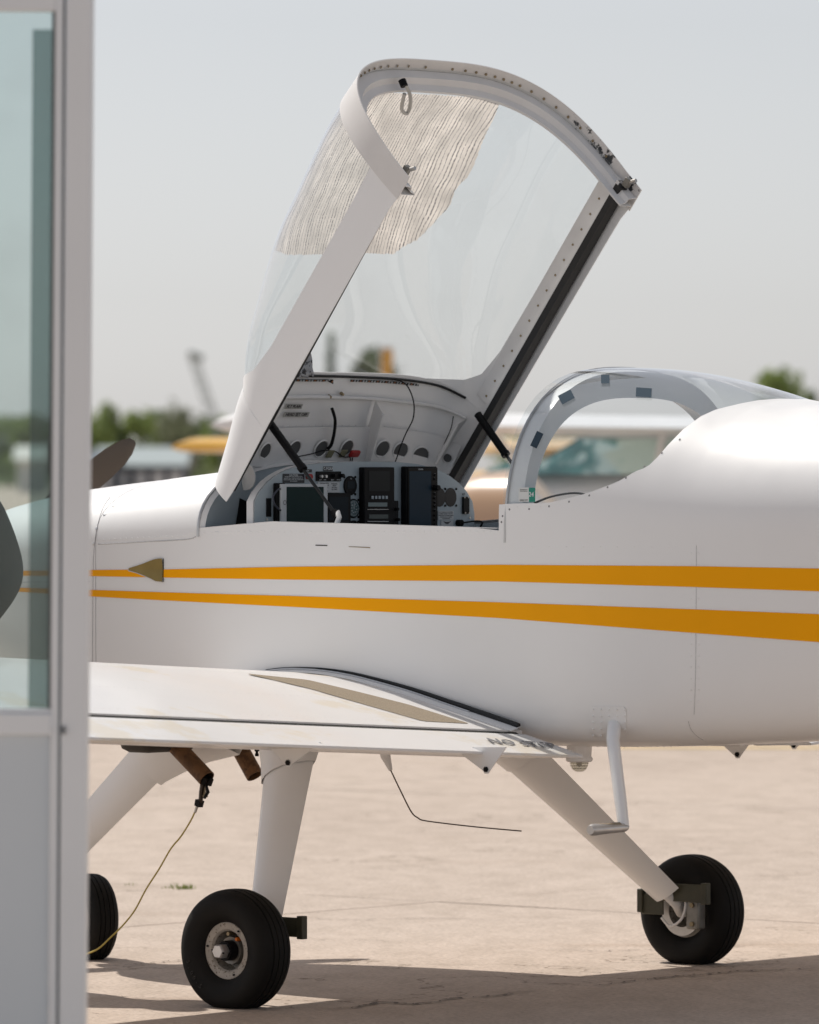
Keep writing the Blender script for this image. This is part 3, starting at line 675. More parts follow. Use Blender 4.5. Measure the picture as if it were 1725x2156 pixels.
# instrument panel, seen squarely from behind
PA = -.43
def pp_(px, py, d=0.0):
    a, l, z = on_a(px, py, PA); return (PA+d, -l, z)
outl = [(535, 1125), (535, 1056), (545, 1036), (563, 1014), (580, 1001), (598, 991), (620, 983), (643, 978), (680, 974), (714, 972), (770, 970.5), (830, 972), (880, 977), (921, 988), (946, 1001), (968, 1018), (984, 1036), (995, 1056), (999, 1080), (1000, 1125)]
pv = [pp_(x, y) for x, y in outl]; n = len(pv)
pn = obj('instrument_panel', (pv+[(p[0]-.004, p[1], p[2]) for p in pv], [tuple(range(n)), tuple(range(n, 2*n))[::-1]]+[(i, (i+1) % n, n+(i+1) % n, n+i) for i in range(n)]), PANEL_G, plane, smooth=None)
fl = [pp_(x, y) for x, y in outl[:12]]
obj('panel_flange', grid([[p, (p[0]-.03, p[1]*.98 if 0 else p[1], p[2])] for p in fl]), WHITE_IN, pn, solid=.002)
edge = [pp_(x, y) for x, y in ((535.5, 1110), (535.5, 1058), (548, 1056), (548, 1110))]
def pbox(x0, y0, x1, y1, d0, d1): 
    """block on the panel face, from depth d0 to d1 in front of it"""
    q = [pp_(x0, y0), pp_(x1, y0), pp_(x1, y1), pp_(x0, y1)]
    v = [(PA+d0, p[1], p[2]) for p in q]+[(PA+d1, p[1], p[2]) for p in q]
    return v, [(0, 1, 2, 3), (7, 6, 5, 4), (0, 4, 5, 1), (1, 5, 6, 2), (2, 6, 7, 3), (3, 7, 4, 0)]
def pdisc(x, y, ry, d, prof=None, n=24):
    """round instrument: ry is its half height in picture units"""
    c = pp_(x, y); r = abs(pp_(x, y-ry)[2]-c[2])
    return c, r
def pitem(name, rect, d0, d1, m, bv=.0, par=None): return obj(name, pbox(*rect, d0, d1), m, par or pn, smooth=20, bevel=bv or None)
def ptext(s, x, y, size, m, d, name='lettering', kind=None, bold=0): 
    c = pp_(x, y); M = Matrix(((0, 0, 1, PA+d), (1, 0, 0, c[1]), (0, 1, 0, c[2]), (0, 0, 0, 1)))
    return text_mesh(s, size, M, m, pn, name, .0003, kind, bold=bold)
def pround(name, x, y, ry, d0, d1, m, n=28, lip=0):
    c, r = pdisc(x, y, ry, 0)
    return obj(name, shift(lathe([(0, d1), (r*.96, d1), (r, d1-.001), (r, d0)], n, 'x'), (PA, c[1], c[2])), m, pn, smooth=30)
pitem('tablet_mount', (574, 1017, 592, 1104), .002, .018, BLACK, .003)
pitem('tablet', (579, 1019, 677, 1102), .018, .026, mat('white_tablet', (.62, .64, .65), .35), .002)
pitem('tablet_screen', (590, 1025, 668, 1100), .0262, .0268, SCREEN)
c = pp_(586, 1058); obj('home_button', shift(lathe([(.0055, .0275), (.007, .0278), (.0075, .0272)], 20, 'x'), (PA, c[1], c[2])), INKG, pn)
pitem('vent_slot', (560, 1049, 570, 1088), .001, .003, BLACK)
pitem('caution_placard', (595, 997.5, 640, 1017), .001, .0022, PLACB)
ptext('CAUTION', 617, 1000.5, .009, INKW, .0024)
for k, s in enumerate(('THIS AIRCRAFT IS AMATEUR BUILT AND IS', 'OPERATED WITH A SPECIAL CERTIFICATE OF', 'AIRWORTHINESS. IT MAY NOT COMPLY WITH', 'THE STANDARDS')): ptext(s, 617, 1004+k*3.1, .0044, INKW, .0024, 'small_print')
pitem('dark_label', (638, 988, 656, 994.5), .001, .0022, PLACB); ptext('OFF', 647, 991.3, .006, INKW, .0024)
pround('red_knob', 646.5, 1003.5, 5.8, .002, .018, RED)
pitem('registration_placard', (680.5, 982, 699.5, 991.5), .001, .0025, PLACB); ptext('C-FGXA', 690, 986.8, .0125, INKW, .0028, bold=.0002)
sw = pitem('switch_plate', (664, 992.5, 717, 1013), .001, .004, BLACK, .001)
for x in (672, 681): pround('toggle_switch', x, 1003, 3.2, .004, .014, ALU, 12)
for x in (700, 716): pround('rotary_knob', x, 1001.5, 4.2, .004, .016, BLACK, 16)
for x, s in ((673, 'COM 1'), (682, 'COM 2'), (698, 'SELECT'), (711, 'PHONES')): ptext(s, x, 1010.5, .0045, INKW, .0043)
pitem('limits_placard', (668, 1014.5, 714, 1037), .001, .0022, PLACW)
for k, s in enumerate(('M Power 24-28', 'M Temp 80-180', 'OIL T 75-100', 'OIL P 55-95', 'cht spring 3,7')): ptext(s, 682, 1018+k*4.1, .0062, INK, .0024, 'small_print')
for k, s in enumerate(('Transponder', '120.775', 'Vfe w Flaps', 'Vno Gangster')): ptext(s.replace(' Gangster', ' 170 kt'), 703, 1018.5+k*4.1, .0058, INK, .0024, 'small_print')
pitem('small_display', (679, 1037.5, 733, 1104), .001, .012, BLACK, .002); pitem('small_display_screen', (687, 1046, 727, 1095), .0122, .0128, SCREENB)
def screws(x, y, dx, dy):
    for sx_ in (-1, 1):
        for sy_ in (-1, 1):
            pround('gauge_screw', x+sx_*dx, y+sy_*dy, 2.6, .0005, .003, BLACK, 10)
pround('round_gauge', 736, 1022.5, 20.5, .001, .006, BLACK); screws(736, 1022.5, 11.5, 18); pitem('gauge_window', (728.5, 1013, 744, 1029), .0062, .0068, SCREENB)
ptext('1C', 736, 1008, .006, INKW, .0065)
pround('airspeed_gauge', 742.5, 1070.5, 20.5, .001, .005, BLACK); pround('gauge_face', 742.5, 1070.5, 18, .005, .0056, mat('teal_gauge_face', (.05, .10, .11), .4)); screws(742.5, 1070.5, 11.5, 18)
c, r = pdisc(742.5, 1070.5, 18, 0); tk = []
for k in range(36):
    t = 2*math.pi*k/36; r0, r1 = (.76 if k % 3 else .66)*r, .93*r; cc, ss = math.cos(t), math.sin(t); w = .0005
    tk.append(([(PA+.006, c[1]+cc*r0-ss*w, c[2]+ss*r0+cc*w), (PA+.006, c[1]+cc*r1-ss*w, c[2]+ss*r1+cc*w), (PA+.006, c[1]+cc*r1+ss*w, c[2]+ss*r1-cc*w), (PA+.006, c[1]+cc*r0+ss*w, c[2]+ss*r0-cc*w)], [(0, 1, 2, 3)]))
obj('gauge_ticks', join(*tk), INKW, pn, smooth=None)
obj('gauge_needle', ([(PA+.0065, c[1]-.001, c[2]-.002), (PA+.0065, c[1]+.001, c[2]-.002), (PA+.0065, c[1]+.0006, c[2]+r*.8), (PA+.0065, c[1]-.0006, c[2]+r*.8)], [(0, 1, 2, 3)]), INKW, pn, smooth=None)
for k in range(8):
    t = math.pi/2-2*math.pi*(k+.5)/8.5; text_mesh(str((k+1)*20+20), .006, Matrix(((0, 0, 1, PA+.006), (1, 0, 0, c[1]+math.cos(t)*r*.5), (0, 1, 0, c[2]+math.sin(t)*r*.5), (0, 0, 0, 1))), INKW, pn, 'gauge_number', .0002)
pround('lower_gauge', 743, 1116, 20.5, .001, .006, BLACK); pround('gauge_screw', 754, 1098.5, 2.6, .0005, .003, BLACK, 10)
pitem('radio_stack', (755, 983.5, 819, 1110), .001, .024, BLACK, .003)
pitem('stack_screen', (764, 992, 808, 1034), .0242, .0248, mat('dark_grey_screen', (.012, .016, .018), .3, spec=.15))
for k in range(5): pitem('stack_button', (769.5+k*7.4, 1044, 773.3+k*7.4, 1050.3), .024, .027, mat('pale_button', (.42, .48, .52), .5) if k == 0 else bpy.data.materials['pale_button'])
pitem('radio_display', (763, 1058, 803, 1066.5), .0242, .0248, LCD)
pitem('radio_display', (765, 1083, 805, 1092), .0242, .0248, mat('dim_lcd', (.05, .07, .07), .25))
for y in (1072, 1097.3): pitem('trim_line', (761, y, 805, y+.9), .024, .0262, ALU)
pitem('radio_unit', (806, 1054, 829, 1110), .001, .021, BLACK, .002)
for x, y in ((826, 1072), (828, 1094)): pround('radio_knob', x-4, y, 3.2, .02, .034, BLACK, 12)
pitem('large_display', (843, 982, 908, 1113), .001, .026, BLACK, .004)
pitem('large_display_bezel', (845, 985, 907, 1112), .026, .029, mat('charcoal_bezel', (.010, .009, .008), .5, spec=.15), .002)
pitem('large_display_screen', (847, 992, 893, 1110), .0292, .0298, mat('navy_screen', (.014, .034, .055), .3, spec=.15))
ptext('GARMIN', 871, 988.3, .0062, INKW, .0294)
for k, y in enumerate((1000, 1009, 1027, 1040, 1049, 1058, 1066, 1075, 1085, 1095, 1104)):
    pround('bezel_button', 900, y, 2.2 if k != 2 else 6, .029, .033 if k != 2 else .048, BLACK if k != 2 else BLACK, 12)
    if k < 8: pitem('button_mark', (899, y-3.4, 902.5, y-2.7), .0292, .0296, INKG)
for x in (925.5, 948.5): pround('blanked_hole', x, 1047, 20, .0005, .0018, mat('brown_black_cover', (.022, .02, .019), .6) if x < 930 else bpy.data.materials['brown_black_cover']); screws(x, 1047, 11.8, 17.5)
pitem('notice_placard', (922, 1075.5, 954.5, 1094.5), .001, .0022, PLACW)
for k, s in enumerate(('TO FIT THIS AIRCRAFT AT YOUR OWN RISK', 'THIS AIRCRAFT DOES NOT COMPLY WITH', 'INTERNATIONALLY RECOGNIZED STANDARDS', 'YOUS FAITES USAGE DE CET AERONEF', 'A VOS PROPRES RISQUES')): ptext(s, 938, 1078.5+k*3.4, .0034, INK, .0024, 'small_print')
pitem('wings_placard', (928, 1096, 953, 1114), .001, .0022, PLACW)
for s in (1, -1):
    for k in range(4):
        c = pp_(940.5, 1100+k*1.2); w0, w1 = .004, .019-.0035*k
        obj('wing_emblem', ([(PA+.0025, c[1]+s*w0, c[2]+.0012), (PA+.0025, c[1]+s*w1, c[2]+.004), (PA+.0025, c[1]+s*w1*.96, c[2]+.0022), (PA+.0025, c[1]+s*w0, c[2]-.0008)], [(0, 1, 2, 3)]), INK, pn, smooth=None)
pround('emblem_disc', 940.5, 1101, 2.6, .0022, .0026, INK, 12)
pitem('elt_switch', (972.5, 1046, 985, 1082), .001, .008, BLACK, .001); ptext('ELT', 976, 1040.8, .009, INK, .001)
for x, y in ((974.5, 1047.5), (982.5, 1047.5), (976, 1080), (984, 1080)): pround('switch_screw', x, y, 1.7, .008, .0095, STEEL, 8)
pround('panel_screw', 989, 1090, 2.5, .0, .003, STEEL, 10); pround('panel_screw', 561.5, 1094, 2.8, .0, .003, STEEL, 10)
pround('power_socket', 963, 1101, 7, .001, .02, BLACK, 16)
obj('charging_cable', tube(smoothpath([pp_(963, 1101, .02), pp_(975, 1097, .05), pp_(990, 1099, .05), pp_(997, 1109, .03), pp_(998, 1122, .03)], 6), .003, 6), BLACK, pn)
obj('charging_cable', tube(smoothpath([pp_(581, 1030, .02), pp_(570, 1031, .03), pp_(560, 1045, .03), pp_(563, 1062, .03), pp_(573, 1073, .03), pp_(581, 1074, .02)], 6), .003, 6), mat('slate_cable', (.05, .055, .075), .5), pn)

# ------------------------------------------------------------ tipped canopy (built closed, turned on its hinge)
TH, AP, ZP = R(53.65), -.6595, 1.561
cth, sth = math.cos(TH), math.sin(TH)
def openp(a, l, z):
    return AP+(a-AP)*cth-(z-ZP)*sth, l, ZP+(a-AP)*sth+(z-ZP)*cth
def K(a, l, z): return (a-AP, -l, z-ZP)         # canopy-local
_fg = smooth_interp([-.33, -.25, -.15, .05, .25, .45, .665], [1.655, 1.732, 1.80, 1.895, 1.925, 1.932, 1.905])
def f_ctop(a): return interp(a, [-.645, -.33], [1.602, 1.655]) if a < -.33 else _fg(a)
f_cn = smooth_interp([-.645, -.5, -.36, -.25, -.1, .1, .665], [2.6, 3.2, 4.0, 3.9, 3.3, 3.0, 3.15])
def can(a, t, inset=0., top=None):
    """closed canopy; t 0 left foot .. 1 crown .. 2 right foot"""
    z0 = 1.40; w = interp(a, [-.645, .665], [.552, .560])-inset; n = f_cn(a); th = t*math.pi/2
    c, s = math.cos(th), math.sin(th)
    l = w*(1 if c > 0 else -1)*abs(c)**(2/n); h = max(s, 0)**(2/n)
    lean = interp(a, [.35, .665], [0, .10]) if a > .35 else 0
    fw = -.05*(1-h)*interp(a, [-.645, -.33, -.1], [0, 1, 0])
    return a-lean*(1-h)+fw, l, z0+(f_ctop(a)-inset-z0)*h
def can_z(a, zt):   # t where the left side reaches height zt
    z0 = 1.40; h = (zt-z0)/(f_ctop(a)-z0); return math.asin(min(1, max(0, h)**(f_cn(a)/2)))*2/math.pi
def can_open(a, t): return openp(*can(a, t))
# skirt + forward skin as one shell
A1 = [-.645, -.60, -.55, -.5, -.45, -.40, -.36, -.33]
tt = np.concatenate([[0], np.linspace(can_z(-.5, 1.46), 2-can_z(-.5, 1.46), 40), [2]])
def col(a, ts_, ins=0.): return [K(*can(a, t, ins)) for t in ts_]
def foot(a): return interp(a, [-.645, -.58, -.3, .5, .665], [1.405, 1.40, 1.405, 1.395, 1.375])
front = [[K(can(a, 0)[0], can(a, 0)[1], foot(a))]+col(a, np.linspace(can_z(a, 1.42), 2-can_z(a, 1.42), 41))+[K(can(a, 2)[0], can(a, 2)[1], foot(a))] for a in A1]
A2 = [-.33, -.31, -.29, -.265, -.24, -.2, -.15, -.1, 0, .1, .2, .3, .4, .5, .565]
sk = []
for s in (0, 1):
    P = []
    for a in A2:
        zt = interp(a, [-.33, -.29, -.24, -.15, .42, .565], [1.635, 1.59, 1.555, 1.538, 1.528, 1.53])
        t1 = can_z(a, zt); r = []
        for k in range(7):
            t = t1*k/6
            q = can(a, t)
            if k == 0: q = (q[0], q[1], foot(a))
            r.append(q)
        P.append([K(q[0], q[1]*(1 if s == 0 else -1), q[2]) for q in r])
    sk.append(grid(P))
cano = obj('canopy', join(grid(front), *sk), WHITE, plane, solid=.003, loc=L3(AP, 0, ZP), rot=(0, -TH, 0), axis=-.1)
# inner lining (thin, a little inboard: grey primer)
# glass
A3 = np.linspace(-.335, .64, 40); P = []
for a in A3:
    t1 = can_z(a, 1.515); P.append([K(*can(a, t, .002)) for t in np.linspace(t1, 2-t1, 48)])
gl = obj('canopy_glass', grid(P), GLASS, cano)
# rear bow: outer strap, inner frame, lip
ts = np.linspace(0, 2, 81)
def bow(a, ins, t):
    q = can(min(a, .665), t, ins)
    z = q[2] if 0 < t < 2 else foot(.6)
    return (q[0]+(a-min(a, .665)), q[1], z)
BOWM = mat('bow_white', (.74, .72, .70), .4, coat=.1, var=.04, vscale=12, dirt_or_reflection=(.03, .035, .04), dscale=17, dthr=.735)
_t = BOWM.node_tree; _mr = [n for n in _t.nodes if n.type == 'MAP_RANGE'][-1]      # paint chipped most towards the right foot
_tc = [n for n in _t.nodes if n.type == 'TEX_COORD'][0]; _sp = _t.nodes.new('ShaderNodeSeparateXYZ'); _t.links.new(_tc.outputs['Object'], _sp.inputs[0])
for _i, (_a, _b) in ((1, (.735, .545)), (2, (.75, .575))):
    _r = _t.nodes.new('ShaderNodeMapRange'); _r.inputs[1].default_value = .40; _r.inputs[2].default_value = .55; _r.inputs[3].default_value = _a; _r.inputs[4].default_value = _b
    _t.links.new(_sp.outputs[1], _r.inputs[0]); _t.links.new(_r.outputs[0], _mr.inputs[_i])
st_o = [[K(*bow(a, -.004, t)) for t in ts] for a in (.560, .60, .64, .672)]
bo = obj('rear_bow', grid(st_o), BOWM, cano, solid=.004, axis=-.1)
fr1 = [[K(*bow(a, ins, t)) for t in ts] for a, ins in ((.630, .002), (.624, .034), (.602, .040), (.592, .062), (.584, .062), (.584, .006))]
obj('bow_frame', grid(fr1), WHITE_IN, cano, solid=.002)
def screw_at(pts, r=.004, h=.002):
    out = []
    for p, n_ in pts:
        q = Vector(n_).to_track_quat('Z', 'Y').to_matrix().to_4x4(); q.translation = Vector(p)
        v, f = lathe([(0, h), (r*.7, h), (r, 0)], 8, 'z'); out.append(([q @ Vector(c) for c in v], f))
    return join(*out)
pts = []
for t in [interp(u, [0, .5, 1, 1.5, 2], [0, .62, 1, 1.38, 2]) for u in np.linspace(.12, 1.92, 30)]:
    p = Vector(K(*bow(.646, .0015, t))); c = Vector(K(.646, 0, 1.62)); q_ = (c-p).normalized(); pts.append((p+q_*.001, q_))
obj('bow_screw', screw_at(pts, .0048, .003), BRASS, cano, kind='stuff')
# inner skirt rails: flange with screws, black seal
for s in (1, -1):
    P = []
    for a in np.linspace(-.32, .56, 12):
        w = can(a, 0)[1]; zt = 1.530
        P.append([K(a, s*(w-.010), zt), K(a, s*(w-.012), 1.455), K(a, s*(w-.040), 1.452), K(a, s*(w-.040), 1.440)])
    obj('side_rail', grid(P), WHITE_IN, cano, solid=.002)
    obj('rail_seal', loft([[K(a, s*(can(a, 0)[1]-dx), z) for dx, z in ((.012, 1.452), (.042, 1.450), (.044, 1.425), (.014, 1.420))] for a in np.linspace(-.62, .55, 12)]), SEAL, cano)
    obj('rail_screw', screw_at([(K(a, s*(can(a, 0)[1]-.0125), 1.495), (0, s, 0)) for a in np.linspace(-.30, .52, 15)], .0042, .003), BRASS, cano, kind='stuff')
# gusset plates at the lower right of the frame
# forward skin fittings, placed on the inner face
def canin(a, t): return openp(*can(a, t, .006))
def incan(px, py, off=0., ar=(-.645, -.33)):
    """canopy-local point (and inward normal) on the inner face of the forward skin"""
    u, v = solve(canin, px, py, ar, (.35, 1.9), 50)
    e = 1e-3; p = Vector(K(*can(u, v, .006))); du = Vector(K(*can(u+e, v, .006)))-p; dv = Vector(K(*can(u, v+e, .006)))-p
    n = du.cross(dv).normalized()
    if n.z > 0: n = -n
    return p+n*off, n, du.normalized(), dv.normalized()
# crossing frame tube
obj('frame_tube', tube(smoothpath([incan(x, y, .010)[0] for x, y in ((560, 836), (600, 833.5), (656, 833), (720, 834), (784, 837), (849, 844), (908, 852), (950, 864), (984, 880))], 5), .0062, 10), WHITE_IN, cano)
# sub panel; dark discs stand in for the shade in its lightening holes
hol = [(545, 942, 17), (607, 937, 18), (664, 936.5, 18), (718.6, 934.5, 17), (794.6, 937.7, 18), (834, 942.4, 18), (879, 953, 18), (946.5, 961, 9)]
rows = []
bpts_t = [(520, 903), (560, 899), (620, 897), (690, 896), (750, 896), (800, 896), (850, 902), (900, 910), (940, 922), (975, 938)]
bpts_b = [(500, 975), (545, 976), (610, 977), (690, 977), (750, 977), (800, 978), (850, 980), (900, 985), (935, 992), (960, 1003)]
for (x0, y0), (x1, y1) in zip(bpts_t, bpts_b):
    P0 = incan(x0, y0, .010)[0]; P1 = incan(x1, min(y1, 974+max(0, (x1-800)*.15)), .030)[0]
    rows.append([P0.lerp(P1, k/5) for k in range(6)])
sub = obj('rib_web', grid(rows), WHITE_IN, cano, solid=.0015)
hv = []; hr = []
for x, y, r in hol:
    p, n, du, dv = incan(x, y, .027); f_ = Matrix((( du.x, du.cross(n).x, n.x, p.x), (du.y, du.cross(n).y, n.y, p.y), (du.z, du.cross(n).z, n.z, p.z), (0, 0, 0, 1)))
    R_ = r/640.
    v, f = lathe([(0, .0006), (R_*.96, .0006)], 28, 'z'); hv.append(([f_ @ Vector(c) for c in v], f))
    v, f = lathe([(R_*.94, 0.0), (R_, .003), (R_*1.06, .003), (R_*1.14, 0)], 28, 'z'); hr.append(([f_ @ Vector(c) for c in v], f))
    obj('hole_shade_disc', hv[-1], mat('hole_shadow_grey', (.085, .088, .09), .8) if len(hv) == 1 else bpy.data.materials['hole_shadow_grey'], cano)
    obj('hole_lip', hr[-1], WHITE_IN, cano)
obj('rivet_row', screw_at([(incan(x, y, .0115)[0], incan(x, y)[1]) for x, y in [(590+k*14, 893-(k > 3)*1) for k in range(12)]+[(788+k*17, 894+k*k*.42) for k in range(9)]], .0026, .0015), WHITE_IN, cano, kind='stuff')
# centre and side ribs
for top, botm, h in (((789, 842), (753, 972), .05), ((987, 880), (912, 966), .05), ((594, 840), (563, 905), .010)):
    p0, n0, _, _ = incan(*top, .004); p1, n1, _, _ = incan(*botm, .004)
    q = [p0, p1, p1+n1*h, p0.lerp(p1, .12)+n0*h*.9]; dv = Vector((0, .0015, 0))
    obj('canopy_rib', ([*q, *[c+dv for c in q]], [(0, 1, 2, 3), (7, 6, 5, 4), (0, 4, 5, 1), (1, 5, 6, 2), (2, 6, 7, 3), (3, 7, 4, 0)]), WHITE_IN, cano, smooth=None)
    obj('rib_flange', tube([q[3], q[2]], .005, 6), WHITE_IN, cano)
# glass base strip, LED strip
obj('windscreen_seal', tube(smoothpath([incan(x, y, .0)[0] for x, y in ((600, 791), (690, 792), (800, 796), (870, 802), (930, 814), (985, 833))], 5), .0045, 6), SEAL, cano)
def ledstrip(P, w=4.6):
    rows = [[incan(x, y, .006)[0], incan(x, y+w, .006)[0]] for x, y in P]; return grid(rows)
for PP in ([(603+k*12, 796+.15*k) for k in range(9)], [(735+k*12, 797.5+.062*k*k) for k in range(13)]):
    ls_ = obj('light_strip', ledstrip(PP), BLACK, cano, solid=.001)
    dts = []
    for i, (x, y) in enumerate(PP[:-1]):
        for k in range(2):
            p, n, du, dv = incan(x+3+k*6, y+2.3, .0085)
            v, f = box(-.0028, .0028, -.0022, .0022, -.001, .001); dts.append(([p+Vector(c) for c in v], f))
    obj('light_chip', join(*dts[::3]), mat('amber_chip', (.36, .15, .07), .5) if 'amber_chip' not in bpy.data.materials else bpy.data.materials['amber_chip'], cano, kind='stuff')
    obj('light_chip', join(*(dts[1::3]+dts[2::3])), PLACW, cano, kind='stuff')
for x in (690, 716):
    p, n, _, _ = incan(x, 827, .004); obj('snap_stud', screw_at([(p, n)], .006, .012), BRASS, cano)
def cantext(s, x, y, w_px, h_px, size):
    p, n, du, dv = incan(x, y, .0045); exx = (incan(x+20, y)[0]-incan(x-20, y)[0]).normalized(); eyy = n.cross(exx).normalized(); exx = eyy.cross(n).normalized()
    M = Matrix(((exx.x, eyy.x, n.x, p.x), (exx.y, eyy.y, n.y, p.y), (exx.z, eyy.z, n.z, p.z), (0, 0, 0, 1)))
    wl_ = w_px/440./2; hl = h_px/560./2; v, f = box(-wl_, wl_, -hl, hl, -.001, .0005)
    lb = obj('label_tape', ([M @ Vector(c) for c in v], f), mat('grey_label_tape', (.40, .40, .38), .5) if 'grey_label_tape' not in bpy.data.materials else bpy.data.materials['grey_label_tape'], cano)
    M2 = M.copy(); M2.translation = p+n*.0008
    text_mesh(s, size, M2, INK, cano, 'label_lettering', bold=.0002)
cantext('FLT PLAN', 616.5, 854.5, 36, 9, .0158); cantext('HEAD SET OFF', 622, 871.5, 53, 9, .0158)
# loose wires inside
def cw_(pts, r, m, name='loose_wire'):
    obj(name, tube(smoothpath([incan(x, y, o)[0] for x, y, o in pts], 6), r, 6), m, cano)
cw_([(822, 795, .012), (842, 800, .03), (850, 830, .05), (846, 865, .06), (832, 895, .06), (820, 925, .06), (812, 950, .06), (808, 972, .05)], .0021, BLACK)
cw_([(690, 851, .02), (692, 875, .03), (688, 900, .035), (682, 925, .035), (676, 936, .03)], .0055, BLACK, 'sleeved_wire')
cw_([(615, 952, .03), (640, 945, .035), (665, 938, .035), (690, 940, .035), (705, 950, .04), (720, 952, .04), (716, 975, .04)], .0018, BLACK)
cw_([(725, 952, .04), (722, 975, .04)], .002, BLACK)
cw_([(955, 875, .01), (950, 900, .02), (936, 930, .02), (926, 958, .02)], .0015, BLACK)
p, n, du, dv = incan(727, 942, .045); v, f = box(-.012, .012, -.022, .022, -.006, .006)
obj('red_tag', ([p+Vector(c) for c in v], f), RED, cano, bevel=.005)
for x, y in ((679, 945), (707, 944)):
    p, n, du, dv = incan(x, y, .036); v, f = box(-.014, .014, -.014, .014, -.002, .002); obj('putty_lump', ([p+Vector(c) for c in v], f), mat('khaki_putty', (.22, .21, .13), .8) if 'khaki_putty' not in bpy.data.materials else bpy.data.materials['khaki_putty'], cano, bevel=.005)
# hinge goose-neck (cream quadrant) and hinge line ledge
for s in (1, -1):
    M = Matrix(((1, 0, 0, 0), (0, 0, 1, -s*.36), (0, 1, 0, 0), (0, 0, 0, 1)))
    qp = [(.0, .02)]+[(.042*math.cos(t), -.05*math.sin(t)) for t in np.linspace(-.2, 2.6, 14)]
    obj('hinge_quadrant', prism([(x+.02, y-.03) for x, y in qp], .004, M), WHITE_IN, cano, smooth=20)
# latch handle on the bow and pin at left foot
pb = Vector(K(*bow(.63, .055, .86)))
hd = obj('latch_handle', join(tube([pb, pb+Vector((-.01, .0, -.02))], .012, 8)), BLACK, cano)
lp = smoothpath([pb+Vector(v) for v in ((0, 0, -.01), (-.03, .03, -.03), (-.07, .06, -.03), (-.10, .065, -.03), (-.085, .03, -.03), (-.03, .005, -.03))], 5)
obj('handle_loop', tube(lp, .006, 8), mat('pale_handle', (.5, .49, .46), .4), cano)
for s in (1, -1):
    q = Vector(K(.565, s*.535, 1.425)); v, f = box(-.010, .020, -.010, .010, -.010, .010)
    obj('latch_block', ([q+Vector(c) for c in v], f), CAST, cano, bevel=.002)
    obj('latch_pin', tube([q+Vector((.012, 0, -.008)), q+Vector((.030, 0, -.024))], .0065, 10), STEEL, cano)
# gas struts
def strut(s, top, bot, par):
    t0, t1 = Vector(L3(*top)), Vector(L3(*bot)); d = t1-t0
    g = obj('gas_strut', tube([t0, t0+d*.50], .0125, 14), BLACK, par)
    obj('strut_end', tube([t0+d*.50, t0+d*.535], .0145, 14), BLACK, g)
    obj('strut_rod', tube([t0+d*.53, t1-d*.06], .0055, 10), mat('dark_rod', (.03, .03, .03), .3, metal=.5) if 'dark_rod' not in bpy.data.materials else bpy.data.materials['dark_rod'], g)
    obj('strut_socket', tube([t1-d*.07, t1], [.011, .014], 12), BLACK, g)
    return g
strut(1, on_l(555, 872, .47), on_l(713, 1092, .47), plane)
strut(-1, on_l(1006, 872, -.51), on_l(1120, 1035, -.51), plane)
b_ = on_l(715, 1092, .48)
obj('strut_bracket', join(tube([L3(b_[0], .50, b_[2]-.03), L3(b_[0]+.012, .495, b_[2]+.005), L3(b_[0]+.002, .49, b_[2]+.018), L3(b_[0]-.008, .48, b_[2]+.012)], .006, 8, flat=1.6)), WHITE_IN, plane)
# stickers on rear window, tapes on the band
def bquad(x0, y0, x1, y1, off): return [skin(x, y, off, (.5, 1.4), (0, .99))[0] for x, y in ((x0, y0), (x1, y0), (x1, y1), (x0, y1))]
stq = bquad(1093, 1026.5, 1115, 1056.5, .0015); sticker = obj('window_sticker', (stq, [(0, 1, 2, 3)]), mat('white_sticker', (.68, .70, .69), .5), plane, smooth=None, solid=.0004)
obj('green_sticker_strip', (bquad(1114.5, 1027, 1128, 1057, .0015), [(0, 1, 2, 3)]), GREEN_ST, sticker, smooth=None, solid=.0004)
def sktext(s, x, y, size, m, par, off=.0024, bold=0):
    p, n, du = skin(x, y, off, (.5, 1.4), (0, .99)); exx = (du-n*du.dot(n)).normalized(); exx = exx if exx.x > 0 else -exx; eyy = n.cross(exx)
    M = Matrix(((exx.x, eyy.x, n.x, p.x), (exx.y, eyy.y, n.y, p.y), (exx.z, eyy.z, n.z, p.z), (0, 0, 0, 1))); text_mesh(s, size, M, m, par, 'sticker_lettering', .0002, bold=bold)
sktext('24', 1120, 1041.5, .0185, INKW, sticker, bold=.0005); sktext('24031177', 1104, 1053.5, .0072, INK, sticker)
for k, s in enumerate(('Civil Aviation and', 'Border Clearance')): sktext(s, 1104, 1031+k*3.2, .0038, INK, sticker)
for cx_, cy_, w, h, an_ in ((1131, 926, 15, 34, 25), (1193, 836, 30, 20, -28), (1275, 799, 18, 18, 0), (1356, 827, 33, 19, 4)):
    P = []
    for sx_, sy_ in ((-1, -1), (1, -1), (1, 1), (-1, 1)):
        x, y = sx_*w/2, sy_*h/2; t = R(an_); x, y = x*math.cos(t)-y*math.sin(t), x*math.sin(t)+y*math.cos(t)
        P.append(Vector(L3(*on_l(cx_+x, cy_+y, 0))))
    # lay on the roll-bar's near face or on the glass: project on body skin
    Q = []
    for sx_, sy_ in ((-1, -1), (1, -1), (1, 1), (-1, 1)):
        x, y = sx_*w/2, sy_*h/2; t = R(an_); x, y = x*math.cos(t)-y*math.sin(t), x*math.sin(t)+y*math.cos(t)
        Q.append(skin(cx_+x, cy_+y, .0012, (.5, 1.4), (0, .995))[0])
    obj('tape_patch', (Q, [(0, 1, 2, 3)]), TAPE, plane, smooth=None, solid=.0004)

